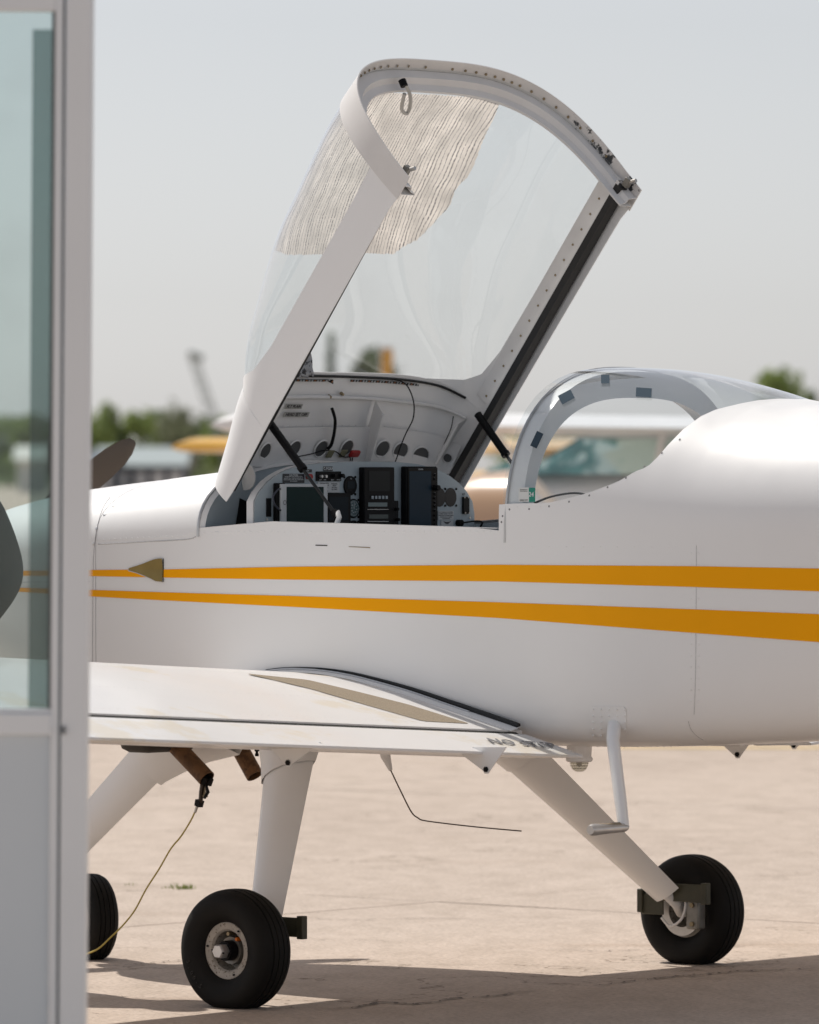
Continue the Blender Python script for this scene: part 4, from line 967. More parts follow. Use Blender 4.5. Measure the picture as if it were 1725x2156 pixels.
# ------------------------------------------------------------ sun shades stuck to the canopy glass (things of their own)
MC = Matrix.Translation((OX, OY, 0)) @ Matrix.Rotation(-R(40), 4, 'Z') @ Matrix.Translation(L3(AP, 0, ZP)) @ Matrix.Rotation(-TH, 4, 'Y')
def inpoly(x, y, P):
    c = False; j = len(P)-1
    for i in range(len(P)):
        if (P[i][1] > y) != (P[j][1] > y) and x < (P[j][0]-P[i][0])*(y-P[i][1])/(P[j][1]-P[i][1])+P[i][0]: c = not c
        j = i
    return c
def shade_edge(a):     # right-hand outline of the cloth, traced from its scalloped rim
    return a
SP = [(700, 190), (757, 190), (1056, 205), (1052, 220), (1030, 268), (1004, 330), (985, 372), (958, 402), (948, 430), (905, 480), (880, 505), (850, 520), (828, 536), (760, 533), (720, 536), (600, 536), (578, 527), (562, 515), (530, 500), (560, 400)]
na, ntt = 230, 290
GA = np.linspace(-.12, .60, na); GT = np.linspace(.50, 1.62, ntt)
V = []; idx = {}; Fa = []
pts2 = [[can(a, t, .009) for t in GT] for a in GA]
ok = [[inpoly(*pj(*openp(*q)), SP) for q in r] for r in pts2]
for i in range(na-1):
    for j in range(ntt-1):
        if ok[i][j] and ok[i+1][j] and ok[i][j+1] and ok[i+1][j+1]:
            f = []
            for (a, b) in ((i, j), (i+1, j), (i+1, j+1), (i, j+1)):
                if (a, b) not in idx:
                    q = pts2[a][b]; w = .0012*math.sin(q[1]*340)+.0015*math.sin(q[0]*40+q[1]*23)
                    idx[(a, b)] = len(V); V.append(K(q[0], q[1], q[2]-.002+w))
                f.append(idx[(a, b)])
            Fa.append(tuple(f))
sh = obj('sun_shade', (V, Fa), SHADE, None, smooth=60); sh.matrix_world = MC
tag(sh, 'pale striped mesh sun shade stuck inside the top of the raised canopy', 'sun shade')
def canin2(a, t): return openp(*can(a, t, .012))
def incan2(px, py, ins):
    u, v = solve(canin2, px, py, (-.34, .2), (.25, 1.2), 40); return Vector(K(*can(u, v, ins)))
rows = []
for k in range(13):
    t = k/12; y = 800-74*t; x0 = 533+46*t; x1 = 656+3*math.sin(t*3.1)-(14*max(0, t-.6)/.4)
    rows.append([incan2(x0+(x1-x0)*j/22, y, .012+.006*math.sin(j*2.6+k*.7)+.003*random.random()) for j in range(23)])
FOIL = mat('crinkled_foil', (.40, .41, .43), .35, metal=.6, bump=1.0, bscale=90, dirt_or_reflection=(.05, .05, .055), dscale=70, dthr=.52)
s2 = obj('foil_shade', grid(rows), FOIL, None, smooth=60); s2.matrix_world = MC
tag(s2, 'small crumpled silver foil shade at the base of the canopy glass', 'sun shade')

# ------------------------------------------------------------ grounding cable clipped to the exhaust
MP = Matrix.Translation((OX, OY, 0)) @ Matrix.Rotation(-R(40), 4, 'Z')
def Wp(a, l, z): return MP @ Vector(L3(a, l, z))
cz = .13
def cp(px, py, l=cz): return Wp(*on_l(px, py, l))
g0 = cp(411, 1700)
gpts = [cp(414, 1697), cp(405, 1722), cp(382, 1760), cp(360, 1787), cp(335, 1830), cp(308, 1872), cp(285, 1915), cp(262, 1945), cp(235, 1972), cp(195, 2004)]
gend = cp(120, 2056); gpts += [gend]
gz = [Vector((p.x, p.y, max(p.z, .006))) for p in gpts]
last = gz[-1]
for k in range(1, 8):
    gz.append(Vector((last.x-.22*k, last.y-.10*k+.05*math.sin(k), max(.006, last.z*(1-k/2.5)))))
gc = obj('grounding_cable', tube(smoothpath(gz, 6), .0028, 6), WIREY, None)
tag(gc, 'thin yellow grounding cable clipped to the exhaust pipe and running down past the nose wheel', 'cable')
def gpart(name, vf, m, **k):
    o = obj(name, vf, m, gc, **k); return o
c0, c1, c2 = cp(432, 1643), cp(426, 1665), cp(421, 1694)
gpart('clamp_jaw', join(tube([cp(436, 1636), cp(430, 1650)], [.020, .017], 8), tube([cp(446, 1640), cp(440, 1653)], [.007, .009], 6)), BLACK)
gpart('clamp_handle', tube([cp(428, 1648), cp(425, 1668), cp(422, 1690)], [.015, .015, .011], 8, flat=.6), mat('dark_bronze', (.05, .035, .025), .45, metal=.5))
gpart('clamp_handle', tube([cp(434, 1652), cp(438, 1668), cp(431, 1680)], [.007, .010, .008], 8, flat=.6), BLACK)
hel = [cp(432, 1655+22*t)+Vector((.009*math.cos(t*44), 0, .003*math.sin(t*44))) for t in np.linspace(0, 1, 60)]
gpart('spring', tube(hel, .0016, 5), BRASS)
gpart('clamp_foot', tube([cp(421, 1685), cp(418, 1698)], [.015, .014], 4), BLACK)
gpart('ferrule', tube([cp(416.5, 1696), cp(411, 1711)], .004, 8), STEEL)

# ------------------------------------------------------------ ground
def concrete():
    m = bpy.data.materials.new('apron_concrete'); m.use_nodes = True; t = m.node_tree; b = t.nodes['Principled BSDF']; b.inputs['Roughness'].default_value = .85
    geo = t.nodes.new('ShaderNodeNewGeometry')
    def nz(s, d, sc=(1, 1, 1), ro=.6):
        mp = t.nodes.new('ShaderNodeMapping'); mp.inputs['Scale'].default_value = sc; mp.inputs['Rotation'].default_value = (0, 0, R(40)); t.links.new(geo.outputs['Position'], mp.inputs[0])
        n = t.nodes.new('ShaderNodeTexNoise'); n.inputs['Scale'].default_value = s; n.inputs['Detail'].default_value = d; n.inputs['Roughness'].default_value = ro; t.links.new(mp.outputs[0], n.inputs['Vector']); return n.outputs[0]
    def ramp(x, pts):
        r = t.nodes.new('ShaderNodeValToRGB'); t.links.new(x, r.inputs[0]); e = r.color_ramp.elements
        e[0].position, e[0].color = pts[0][0], (*pts[0][1], 1); e[1].position, e[1].color = pts[-1][0], (*pts[-1][1], 1)
        for p, c in pts[1:-1]: q = e.new(p); q.color = (*c, 1)
        return r.outputs[0]
    def mul(a, bb, f=1.):
        x = t.nodes.new('ShaderNodeMix'); x.data_type = 'RGBA'; x.blend_type = 'MULTIPLY'; x.inputs[0].default_value = f; t.links.new(a, x.inputs[6]); t.links.new(bb, x.inputs[7]); return x.outputs[2]
    base = ramp(nz(.55, 8, (1, .35, 1)), [(.3, (.50, .412, .345)), (.5, (.545, .453, .382)), (.72, (.58, .488, .415))])
    fine = ramp(nz(60, 6), [(.3, (.60, .58, .56)), (.5, (.96, .96, .96)), (.72, (1.15, 1.15, 1.15))])
    mid = ramp(nz(6, 8, (1, .5, 1), .7), [(.35, (.86, .85, .83)), (.6, (1.03, 1.03, 1.03))])
    stain = ramp(nz(.9, 5, (.5, 2.2, 1)), [(.58, (1, 1, 1)), (.72, (.87, .84, .81))])
    pits = ramp(nz(170, 3), [(.30, (.45, .42, .38)), (.37, (1, 1, 1))])
    # hairline cracks: thin ridge of a warped noise
    cn = nz(.8, 7, (1, 1, 1), .55); sb = t.nodes.new('ShaderNodeMath'); sb.operation = 'SUBTRACT'; t.links.new(cn, sb.inputs[0]); sb.inputs[1].default_value = .5
    ab = t.nodes.new('ShaderNodeMath'); ab.operation = 'ABSOLUTE'; t.links.new(sb.outputs[0], ab.inputs[0])
    crk = ramp(ab.outputs[0], [(.0, (.42, .38, .33)), (.0022, (1, 1, 1))])
    msk = nz(.5, 2); mr = t.nodes.new('ShaderNodeMapRange'); mr.inputs[1].default_value = .50; mr.inputs[2].default_value = .58; t.links.new(msk, mr.inputs[0])
    c = mul(mul(mul(mul(base, mid), fine, .8), stain, .9), pits, .7)
    x = t.nodes.new('ShaderNodeMix'); x.data_type = 'RGBA'; x.blend_type = 'MULTIPLY'; t.links.new(mr.outputs[0], x.inputs[0]); t.links.new(c, x.inputs[6]); t.links.new(crk, x.inputs[7])
    t.links.new(x.outputs[2], b.inputs['Base Color'])
    bp = t.nodes.new('ShaderNodeBump'); bp.inputs['Strength'].default_value = .5; bp.inputs['Distance'].default_value = .006; t.links.new(nz(70, 6), bp.inputs['Height'])
    b2 = t.nodes.new('ShaderNodeBump'); b2.inputs['Strength'].default_value = .5; b2.inputs['Distance'].default_value = .03; t.links.new(nz(7, 6), b2.inputs['Height']); t.links.new(bp.outputs[0], b2.inputs['Normal'])
    t.links.new(b2.outputs[0], b.inputs['Normal']); return m
CONC = concrete()
gr = obj('apron', ([(-1200, -60, -.012), (1200, -60, -.012), (1200, 640, -.012), (-1200, 640, -.012)], [(0, 1, 2, 3)]), mat('joint_filler', (.19, .155, .125), .9, var=.2, vscale=3), smooth=None, kind='structure')
# slabs in a grid turned like the joints of the apron
gx = (C40, -S40); gy = (S40, C40); j0 = (.10, 23.4); PI_ = 6.0
# joint through j0 runs along gx; cross joints run along gy
def slabpts(i, j, g=.006):
    u0, u1 = i*PI_+g, (i+1)*PI_-g; v0, v1 = j*PI_+g, (j+1)*PI_-g
    return [(j0[0]+u*gx[0]+v*gy[0], j0[1]+u*gx[1]+v*gy[1]) for u, v in ((u0, v0), (u1, v0), (u1, v1), (u0, v1))]
cslab = 0
for i in range(-9, 8):
    for j in range(-5, 8):
        off = -.0
        q = slabpts(i, j); cx_ = sum(p[0] for p in q)/4; cy_ = sum(p[1] for p in q)/4
        if cy_ < 4 or abs(cx_) > 6+cy_*.45 or cy_ > 75: continue
        dz = random.uniform(-.0006, .0006)
        # edges slightly ragged
        out = []
        for k in range(4):
            a, b = q[k], q[(k+1) % 4]
            for s in range(24):
                t = s/24; jx = random.uniform(-.004, .004) if s else 0
                out.append((a[0]+(b[0]-a[0])*t+jx, a[1]+(b[1]-a[1])*t+jx))
        n = len(out); V = [(x, y, dz) for x, y in out]+[(x, y, -.05) for x, y in out]
        obj('concrete_slab', (V, [tuple(range(n))]+[(k, (k+1) % n, n+(k+1) % n, n+k) for k in range(n)]), CONC, gr, smooth=None); cslab += 1
far = obj('far_apron', ([(-1200, 62, -.008), (1200, 62, -.008), (1200, 640, -.008), (-1200, 640, -.008)], [(0, 1, 2, 3)]), CONC, smooth=None, kind='structure')
GRASSM = mat('grass_field', (.14, .17, .065), .95, var=.35, vscale=.05)
obj('grass_field', ([(-3000, 640, -.006), (3000, 640, -.006), (3000, 7000, -.006), (-3000, 7000, -.006)], [(0, 1, 2, 3)]), GRASSM, smooth=None, kind='structure')
obj('yellow_taxi_line', ([(1.15, 36.25, .003), (40, 35.0, .003), (40, 35.3, .003), (1.15, 36.55, .003)], [(0, 1, 2, 3)]), mat('faded_yellow_line', (.62, .46, .22), .85, var=.2, vscale=3), smooth=None, kind='structure')
# old cracks in the slabs: ragged sunken-looking bands of dark grit, real strips on the ground
ck = []; rc = random.Random(3)
for P_, w0 in (([(700, 2126), (760, 2122), (800, 2112), (880, 2116), (960, 2104), (1040, 2098), (1120, 2088)], .010), ([(1250, 2078), (1330, 2068), (1420, 2058), (1480, 2054), (1560, 2046), (1640, 2044), (1725, 2040)], .009), ([(205, 2036), (270, 2033), (330, 2028), (395, 2020)], .005), ([(230, 2098), (330, 2104), (430, 2110)], .004), ([(640, 1934), (760, 1938), (900, 1934), (1060, 1940)], .004), ([(1130, 1998), (1260, 2004), (1350, 2001), (1400, 2006)], .004), ([(560, 1985), (700, 1980), (860, 1984)], .003)):
    G_ = [Vector((at_((x)), 0, 0)) for x, y in P_] if 0 else [Vector(((x-CX)/F*CH*F/(y-HY), CH*F/(y-HY), .0035)) for x, y in P_]
    sp_ = smoothpath(G_, 10); L_, R_ = [], []
    for k, p in enumerate(sp_):
        d = (sp_[min(k+1, len(sp_)-1)]-sp_[max(k-1, 0)]).normalized(); n_ = Vector((-d.y, d.x, 0)); w = w0*rc.uniform(.1, 1.3)*(math.sin(math.pi*(k+.5)/len(sp_))**.5); j = n_*rc.gauss(0, .010)
        L_.append(p+j+n_*w); R_.append(p+j-n_*w)
    ck.append(grid([[a, b] for a, b in zip(L_, R_)]))
obj('pavement_cracks', join(*ck), mat('crack_grit', (.16, .13, .105), .95, var=.4, vscale=40), smooth=None, kind='structure')
# grass tufts in the joint
tv = []
for (px, py, n_, h_) in ((392, 1872, 20, .022), (404, 1872, 10, .016), (378, 1873, 14, .018), (356, 1871, 8, .012), (364, 1868, 6, .026), (270, 1864, 8, .012)):
    Y = CH*F/(py-HY); X = (px-CX)/F*Y
    for k in range(n_):
        x, y = X+random.gauss(0, .014), Y+random.gauss(0, .01); h = h_*random.uniform(.5, 1.1); an_ = random.uniform(0, 6.28); w = .0025
        dx, dy = math.cos(an_), math.sin(an_); b = random.uniform(.2, .7)*h
        tv.append(([(x-dy*w, y+dx*w, 0), (x+dy*w, y-dx*w, 0), (x+dx*b*.4+dy*w*.8, y+dy*b*.4-dx*w*.8, h*.6), (x+dx*b*.4-dy*w*.8, y+dy*b*.4+dx*w*.8, h*.6), (x+dx*b, y+dy*b, h)], [(0, 1, 2, 3), (3, 2, 4)]))
obj('grass_tufts', join(*tv), mat('tuft_green', (.30, .36, .11), .8), smooth=None, kind='stuff')

# ------------------------------------------------------------ trees, buildings, crane, windsock far off
def LEAF(name, c):
    m = mat(name, c, .8, var=.35, vscale=.7); t = m.node_tree; b = t.nodes['Principled BSDF']; tl = t.nodes.new('ShaderNodeBsdfTranslucent')
    src = b.inputs['Base Color'].links[0].from_socket; t.links.new(src, tl.inputs[0]); ms = t.nodes.new('ShaderNodeMixShader'); ms.inputs[0].default_value = .5
    t.links.new(b.outputs[0], ms.inputs[1]); t.links.new(tl.outputs[0], ms.inputs[2]); t.links.new(ms.outputs[0], t.nodes['Material Output'].inputs[0]); return m
LM = [LEAF('leaf_bright', (.27, .35, .12)), LEAF('leaf_dark', (.17, .23, .11)), LEAF('leaf_dull', (.24, .27, .17))]
BARK = mat('bark', (.09, .075, .06), .9, var=.2, vscale=4)
def crown_mesh(h, w, seed, n=900, shape='round', clumps=9):
    rnd = random.Random(seed); cl = []
    for k in range(clumps):
        if shape == 'cone':
            t = (k+.5)/clumps; zz = h*(.12+.85*t); rr = w*.5*(1-t)*.9+.05*w
            cl.append((rnd.gauss(0, rr*.2), rnd.gauss(0, rr*.2), zz, rr, h/clumps*.9))
        else:
            an_ = rnd.uniform(0, 6.28); rr = w*.5*rnd.uniform(.0, .62); zz = h*rnd.uniform(.22, .86)
            cl.append((rr*math.cos(an_), rr*math.sin(an_), zz, w*rnd.uniform(.16, .28), h*rnd.uniform(.09, .17)))
    V, Fa = [], []
    for k in range(n):
        x0, y0, z0, rr, rz = cl[rnd.randrange(len(cl))]
        d = Vector((rnd.gauss(0, 1), rnd.gauss(0, 1), rnd.gauss(0, 1))).normalized()*rnd.uniform(.5, 1)
        p = Vector((x0+d.x*rr, y0+d.y*rr, z0+d.z*rz)); s = h*rnd.uniform(.014, .030)
        q = Euler((rnd.uniform(0, 6), rnd.uniform(0, 6), rnd.uniform(0, 6))).to_matrix(); n0 = len(V)
        V += [p+q @ Vector(c)*s for c in ((-1, -.6, 0), (1, -.6, 0), (1.1, .6, .2), (-.9, .6, .2))]; Fa.append((n0, n0+1, n0+2, n0+3))
    return V, Fa
def tree(X, Y, h, w, m, seed, label, name='broadleaf_tree', shape='round', group='trees along the far edge of the airfield', n=900, clumps=9):
    vf = crown_mesh(h, w, seed, n, shape, clumps); rnd = random.Random(seed+5)
    t = obj(name, tube([(0, 0, -.2), (0, 0, h*.3), (rnd.uniform(-.03, .03)*h, 0, h*.62), (0, 0, h*.86)], [.028*h, .02*h, .012*h, .004*h], 7), BARK, None, loc=(X, Y, 0))
    obj('crown', vf, LM[m], t, smooth=None)
    obj('limb', join(*[tube([(0, 0, h*(.3+.1*k)), (w*.17*math.cos(k*2.1), w*.17*math.sin(k*2.1), h*(.42+.1*k)), (w*.33*math.cos(k*2.1), w*.33*math.sin(k*2.1), h*(.5+.1*k))], [.010*h, .006*h, .003*h], 5) for k in range(4)]), BARK, t)
    tag(t, label, 'tree', group); return t
def at(px, Y): return (px-CX)/F*Y
def htop(py, Y): return CH+(HY-py)*Y/F
far_l = [(-60, 885, 140, 0), (-18, 890, 100, 1), (25, 880, 95, 1), (58, 872, 90, 0), (95, 880, 90, 1), (135, 874, 100, 1), (175, 884, 90, 0), (222, 862, 62, 0), (262, 880, 60, 1), (298, 866, 62, 0), (330, 876, 70, 1), (372, 846, 88, 2), (400, 880, 70, 1), (435, 895, 80, 2), (470, 885, 80, 0), (515, 905, 90, 1), (560, 900, 90, 0), (1080, 925, 110, 0), (1130, 920, 120, 1), (1180, 928, 110, 0), (1230, 925, 110, 1)]
DF = 560.
LAB = ['bright green tree at the far left edge, seen through the door glass', 'dark bushy tree left of the white tent, seen through the door glass', 'dark tree rising right behind the white tent, seen through the glass',
 'bright tree right of the white tent behind the glass', 'dark tree behind the tinted strip of the door', 'dark tree hidden mostly by the door post', 'bright tree just emerging right of the door post',
 'bright green rounded tree standing right above the propeller blade', 'low dark tree between two bright ones near the propeller tip', 'second bright green rounded tree, right of the propeller tip', 'dark tree left of the bare thin-crowned tree',
 'tallest thin-crowned dull green tree left of the canopy', 'dark tree just right of the bare thin-crowned one', 'dull green tree under the crane boom', 'bright green tree behind the tip of the pale wing', 'dark tree low behind the canopy skirt', 'bright tree low behind the canopy skirt',
 'bright green tree under the pale wing, left end behind the roll bar', 'dark tree under the pale wing, left of the roll bar', 'bright tree seen through the left of the rear window', 'dark tree seen through the rear window behind the pale aircraft']
for k, (px, py, wp, m) in enumerate(far_l):
    Y = DF+((k*37) % 11)*6
    tree(at(px, Y), Y, htop(py-8, Y)*1.08, wp/F*Y*1.45, m, 11+k, LAB[k], n=1500 if px != 372 else 900, clumps=16)
Y = 520.
tree(at(697, Y), Y, htop(706, Y), 34/F*Y, 1, 71, 'slender pointed conifer seen through the open canopy glass', 'conifer_tree', 'cone', n=700)
tree(at(812, Y), Y+8, htop(700, Y), 118/F*Y, 1, 73, 'big dark spreading tree behind the windsock, seen through the canopy glass', n=1500, clumps=14)
tree(at(765, Y), Y-8, htop(748, Y), 70/F*Y, 2, 74, 'lower rounded tree leaning against the big dark tree beyond the canopy glass', n=700)
tree(at(1642, Y), Y, htop(768, Y), 150/F*Y, 0, 76, 'green tree showing above the rear fuselage, left of its smaller neighbour', n=1400, clumps=13)
tree(at(1712, Y), Y, htop(815, Y), 60/F*Y, 1, 79, 'dark tree cut by the right edge of the photo above the fuselage', n=800)
# bushes
for k, (px, py, wp, m) in enumerate([(240, 962, 90, 0), (330, 955, 80, 2), (420, 960, 90, 1), (500, 960, 90, 2), (60, 955, 90, 1), (10, 950, 90, 1)]):
    Y = 500+k*5; t = tree(at(px, Y), Y, htop(py, Y), wp/F*Y*1.3, m, 200+k, 'low '+['bright green', 'dull green', 'dark green', 'dull green', 'dark green', 'dark green'][k]+' bush '+['left of the propeller blade tip', 'below the long pale roof', 'below the yellow wing tip', 'left of the canopy skirt', 'beside the white tent behind the glass', 'at the left edge of the door glass'][k], 'bush', n=500, group='bushes along the airfield edge'); t['category'] = 'bush'
def shed(name, x0, x1, ye, yr, Y, wallm, roofm, label, cat='shed', depth=12):
    X0, X1 = at(x0, Y), at(x1, Y); h1, h2 = htop(ye, Y), htop(yr, Y)
    b = obj(name, box(X0, X1, Y, Y+depth, -.1, h1), wallm, None, smooth=None); tag(b, label, cat)
    v = [(X0-.3, Y-.5, h1-.05), (X1+.3, Y-.5, h1-.05), (X1+.3, Y+depth/2, h2), (X0-.3, Y+depth/2, h2), (X1+.3, Y+depth+.5, h1-.05), (X0-.3, Y+depth+.5, h1-.05)]
    obj('roof', (v, [(0, 1, 2, 3), (3, 2, 4, 5)]), roofm, b, smooth=None, solid=.12)
    for k in range(5):
        xx = X0+(X1-X0)*(k+.5)/5; obj('door_panel', box(xx-(X1-X0)*.06, xx+(X1-X0)*.06, Y-.06, Y-.01, 0, h1*.72), ALU, b, smooth=None)
    return b
shed('long_shed', 205, 388, 978, 940, 480., mat('slate_wall', (.10, .115, .14), .7), mat('pale_roof', (.36, .42, .43), .5), 'long low building with pale roof and dark walls beyond the propeller tip')
shed('dark_shed', 150, 235, 975, 948, 470., mat('navy_wall', (.05, .07, .10), .7), mat('slate_roof', (.10, .13, .16), .6), 'small dark blue shed with a slate roof left of the propeller blade')
wt = shed('white_tent', 36, 92, 966, 938, 460., mat('tent_canvas', (.72, .70, .66), .7), mat('tent_canvas_roof', (.78, .76, .72), .7), 'white pitched tent seen through the door glass', 'tent', 4)
# crane: lattice boom on a tracked base
Y = 430.; b0 = Vector((at(492, Y), Y, 1.2)); b1 = Vector((at(405, Y), Y, htop(748, Y)))
CRM = mat('crane_grey_green', (.30, .34, .33), .6)
cr = obj('crane', join(box(b0.x-.9, b0.x+1.6, Y-.8, Y+.8, .5, 1.7)), CRM, None); tag(cr, 'grey crane with its thin boom raised to the left beyond the airfield', 'crane')
d = (b1-b0)
obj('boom', join(*[tube([b0+o, b1+o*.8], .06, 6) for o in (Vector((.3, 0, .1)), Vector((-.3, 0, -.1)), Vector((0, .35, 0)))]+[tube([b0+d*(k/14)+Vector((.3*(-1)**k, 0, .1)), b0+d*((k+1)/14)+Vector((-.3*(-1)**k, 0, -.1))], .05, 4) for k in range(14)]), CRM, cr)
obj('boom_head', tube([b1-Vector((.25, 0, -.12)), b1+Vector((.75, 0, -.25))], .24, 8), CRM, cr)
obj('track', join(box(b0.x-1.6, b0.x+1.8, Y-1.3, Y-.8, 0, .5), box(b0.x-1.6, b0.x+1.8, Y+.8, Y+1.3, 0, .5)), BLACK, cr)
# windsock hanging limp
Y = 120.; X = at(816, Y); zt = htop(731, Y)
wsck = obj('windsock', tube([(X-.13, Y, 0), (X-.13, Y, zt+.05)], .025, 8), ALU, None); tag(wsck, 'yellow-orange windsock hanging limp on its pole in front of the dark tree', 'windsock')
obj('sock', tube([(X, Y, zt), (X+.005, Y, zt-.2), (X-.01, Y, zt-.4), (X, Y, zt-.62)], [.115, .13, .12, .10], 14, flat=.8), mat('windsock_cloth', (.72, .36, .03), .8), wsck)
obj('sock_ring', tube([(X, Y, zt), (X, Y, zt-.03)], .135, 14), ALU, wsck)

# ------------------------------------------------------------ two parked high-wing aircraft behind
def high_wing(X, Y, rot, sc, m_body, m_nose, m_wing, m_glass, label, wing_z=2.0):
    e = empty('parked_aircraft', (X, Y, 0), rot); tag(e, label, 'aircraft')
    # local: +x aft, -y left, z up
    def ell(x, w, zb, zt, n=2.6, k=20):
        c, r = (zb+zt)/2, (zt-zb)/2
        return [(x, w*(1 if math.cos(t) > 0 else -1)*abs(math.cos(t))**(2/n), c+r*(1 if math.sin(t) > 0 else -1)*abs(math.sin(t))**(2/n)) for t in [2*math.pi*i/k for i in range(k)]]
    zc = 1.59
    obj('cowl', loft([ell(-1.75, .16, 1.05, 1.30, 2), ell(-1.70, .30, .95, 1.42, 2.2), ell(-1.4, .42, .88, 1.52), ell(-1.0, .48, .82, 1.58), ell(-.62, .52, .78, zc)]), m_nose, e)
    obj('fuselage', loft([ell(-.62, .52, .78, zc-.02), ell(0, .55, .72, zc+.02), ell(.9, .52, .78, zc), ell(2.0, .36, .95, 1.62), ell(3.5, .2, 1.12, 1.50), ell(5.2, .06, 1.28, 1.42)]), m_body, e)
    wtop_ = wing_z
    obj('cabin_roof', loft([ell(-.15, .50, wtop_-.06, wtop_+.06), ell(1.2, .46, wtop_-.10, wtop_+.05)]), m_wing, e)
    obj('windscreen', loft([[(-.62, y*1.0, zc-.04) for y in (-.5, -.25, 0, .25, .5)], [(-.15, y, wtop_-.05) for y in (-.48, -.24, 0, .24, .48)]], cap=False), m_glass, e, solid=.006)
    for s in (1, -1):
        sw_ = [(-.60, s*.52, zc-.04), (.45, s*.55, zc-.04), (.45, s*.48, wtop_-.06), (-.14, s*.49, wtop_-.06)]
        obj('side_window', (sw_, [(0, 1, 2, 3)]), m_glass, e, smooth=None, solid=.006)
        obj('door_post', tube([(.48, s*.555, zc-.06), (.50, s*.49, wtop_-.03)], .03, 6), m_body, e)
        rw = [(.53, s*.55, zc-.04), (1.15, s*.51, zc-.04), (1.10, s*.46, wtop_-.08), (.53, s*.48, wtop_-.06)]
        obj('side_window', (rw, [(0, 1, 2, 3)]), m_glass, e, smooth=None, solid=.006)
        rings = []
        for y in (.0, 2.5, 4.6, 4.98, 5.08, 5.14):
            k = .85 if y < 5 else (.72 if y < 5.1 else .4); c = 1.5*(1 if y < 3 else .92)*(1 if y < 5 else .9); z0 = wtop_
            rings.append([(-.15+c*a, s*y, z0+zz*k) for a, zz in ((0, .0), (.03, .06), (.15, .11), (.4, .11), (.75, .05), (1, 0), (.7, -.03), (.3, -.055), (.06, -.045))])
        obj('wing', loft(rings), m_wing, e)
        obj('wing_strut', tube([(.15, s*.5, .86), (.30, s*2.5, wtop_-.01)], .045, 8, flat=.5), m_wing, e)
        obj('main_gear', tube([(.35, s*.4, .85), (.45, s*1.15, .22)], [.05, .03], 8), m_body, e)
        obj('wheel', shift(lathe([(0, -.06), (.1, -.07), (.19, -.05), (.2, 0), (.19, .05), (.1, .07), (0, .06)], 24, 'y'), (.45, s*1.2, .2)), RUBBER, e)
        obj('tailplane', loft([[(4.4+.75*a, s*y, 1.42+zz) for a, zz in ((0, 0), (.3, .03), (1, 0), (.3, -.03))] for y in (0, 1.5)]), m_wing, e)
    obj('fin', loft([[(4.2+.4*q+(.95-.3*q)*a, zz*.03, 1.4+1.05*q) for a, zz in ((0, 0), (.3, 1), (1, 0), (.3, -1))] for q in (0, .6, 1)]), m_wing, e)
    obj('nose_gear', tube([(-1.2, 0, .9), (-1.35, 0, .2)], .03, 8), m_body, e)
    obj('wheel', shift(lathe([(0, -.05), (.08, -.06), (.15, -.04), (.16, 0), (.15, .04), (.08, .06), (0, .05)], 20, 'y'), (-1.36, 0, .16)), RUBBER, e)
    obj('spinner', lathe([(0, -2.02), (.07, -1.95), (.13, -1.84), (.15, -1.74), (0, -1.74)], 20, 'x'), m_nose, e, loc=(0, 0, 1.18))
    obj('propeller', join(box(-1.80, -1.77, -.06, .06, 1.18-.92, 1.18+.92)), PROPB, e, rot=None)
    return e
TAN = mat('tan_cowl_paint', (.50, .33, .21), .3, coat=.4)
TEAL = mat('teal_reflecting_glass', (.12, .36, .34), .08, metal=.35, spec=1.0, bump=.25, bscale=5, var=.5, vscale=4, dirt_or_reflection=(.62, .82, .78), dscale=3, dthr=.46)  # pale patches are bright reflections painted into the glass colour
high_wing(at(1335, 44), 44., -R(31), 1, WHITE, TAN, WHITE, TEAL, 'white high-wing aircraft with tan cowling and teal windscreen parked behind the cockpit', 1.85)
high_wing(at(1190, 62), 62., -R(44), 1, YEL2, YEL2, YEL2, TEAL, 'yellow high-wing aircraft parked beyond the white one, its wing low behind the canopy', 1.78)

# ------------------------------------------------------------ hangar door in the foreground
DY = 13.5
DM = mat('door_white_paint', (.83, .86, .89), .5, var=.03, vscale=3)
DP = mat('door_panel_grey', (.66, .72, .77), .6, var=.03, vscale=2)
def dX(px): return (px-CX)/F*DY
def dZ(py): return CH+(HY-py)/F*DY
door = empty('hangar_door', (dX(160), DY, dZ(1078))); door.rotation_euler = (0, R(.40), 0)
tag(door, 'pale grey glazed hangar door standing open at the left edge, out of focus', 'door')
def dbox(name, x0, x1, y0, y1, d0, d1, m, bevel=.003, par=None):
    o = door.location; v, f = box(dX(x0)-o.x, dX(x1)-o.x, d0, d1, max(dZ(y1), 0.01)-o.z, dZ(y0)-o.z); return obj(name, (v, f), m, par or door, smooth=20, bevel=bevel)
dbox('stile', 132, 190, -260, 2600, -.02, .03, DM, .006)
dbox('edge_gap', 126, 133, -260, 2600, .0, .02, mat('gap_blue_grey', (.13, .17, .19), .6), None)
dbox('inner_stile', 110, 127, -260, 2600, -.012, .025, DM, .003)
dbox('top_rail', -900, 110, -260, 24, -.012, .025, DM); dbox('middle_rail', -900, 112, 1503, 1548, -.014, .028, DM); dbox('rail_bead', -900, 110, 1492, 1503, -.008, .02, DM)
dbox('lower_panel', -900, 108, 1548, 2600, .0, .02, DP, None)
dbox('glass_bead', 103, 110, 24, 1492, -.006, .016, mat('dark_glazing_bead', (.10, .11, .11), .6), None)
dbox('bottom_rail', -900, 110, 2480, 2600, -.012, .025, DM)
DG = glass_mat('door_glass', (.83, .89, .885), .05, 1.0, hz=(.5, .55, .54), scratch=True); DG2 = glass_mat('door_glass_tinted', (.52, .585, .58), .05, .8, hz=(.3, .34, .34))
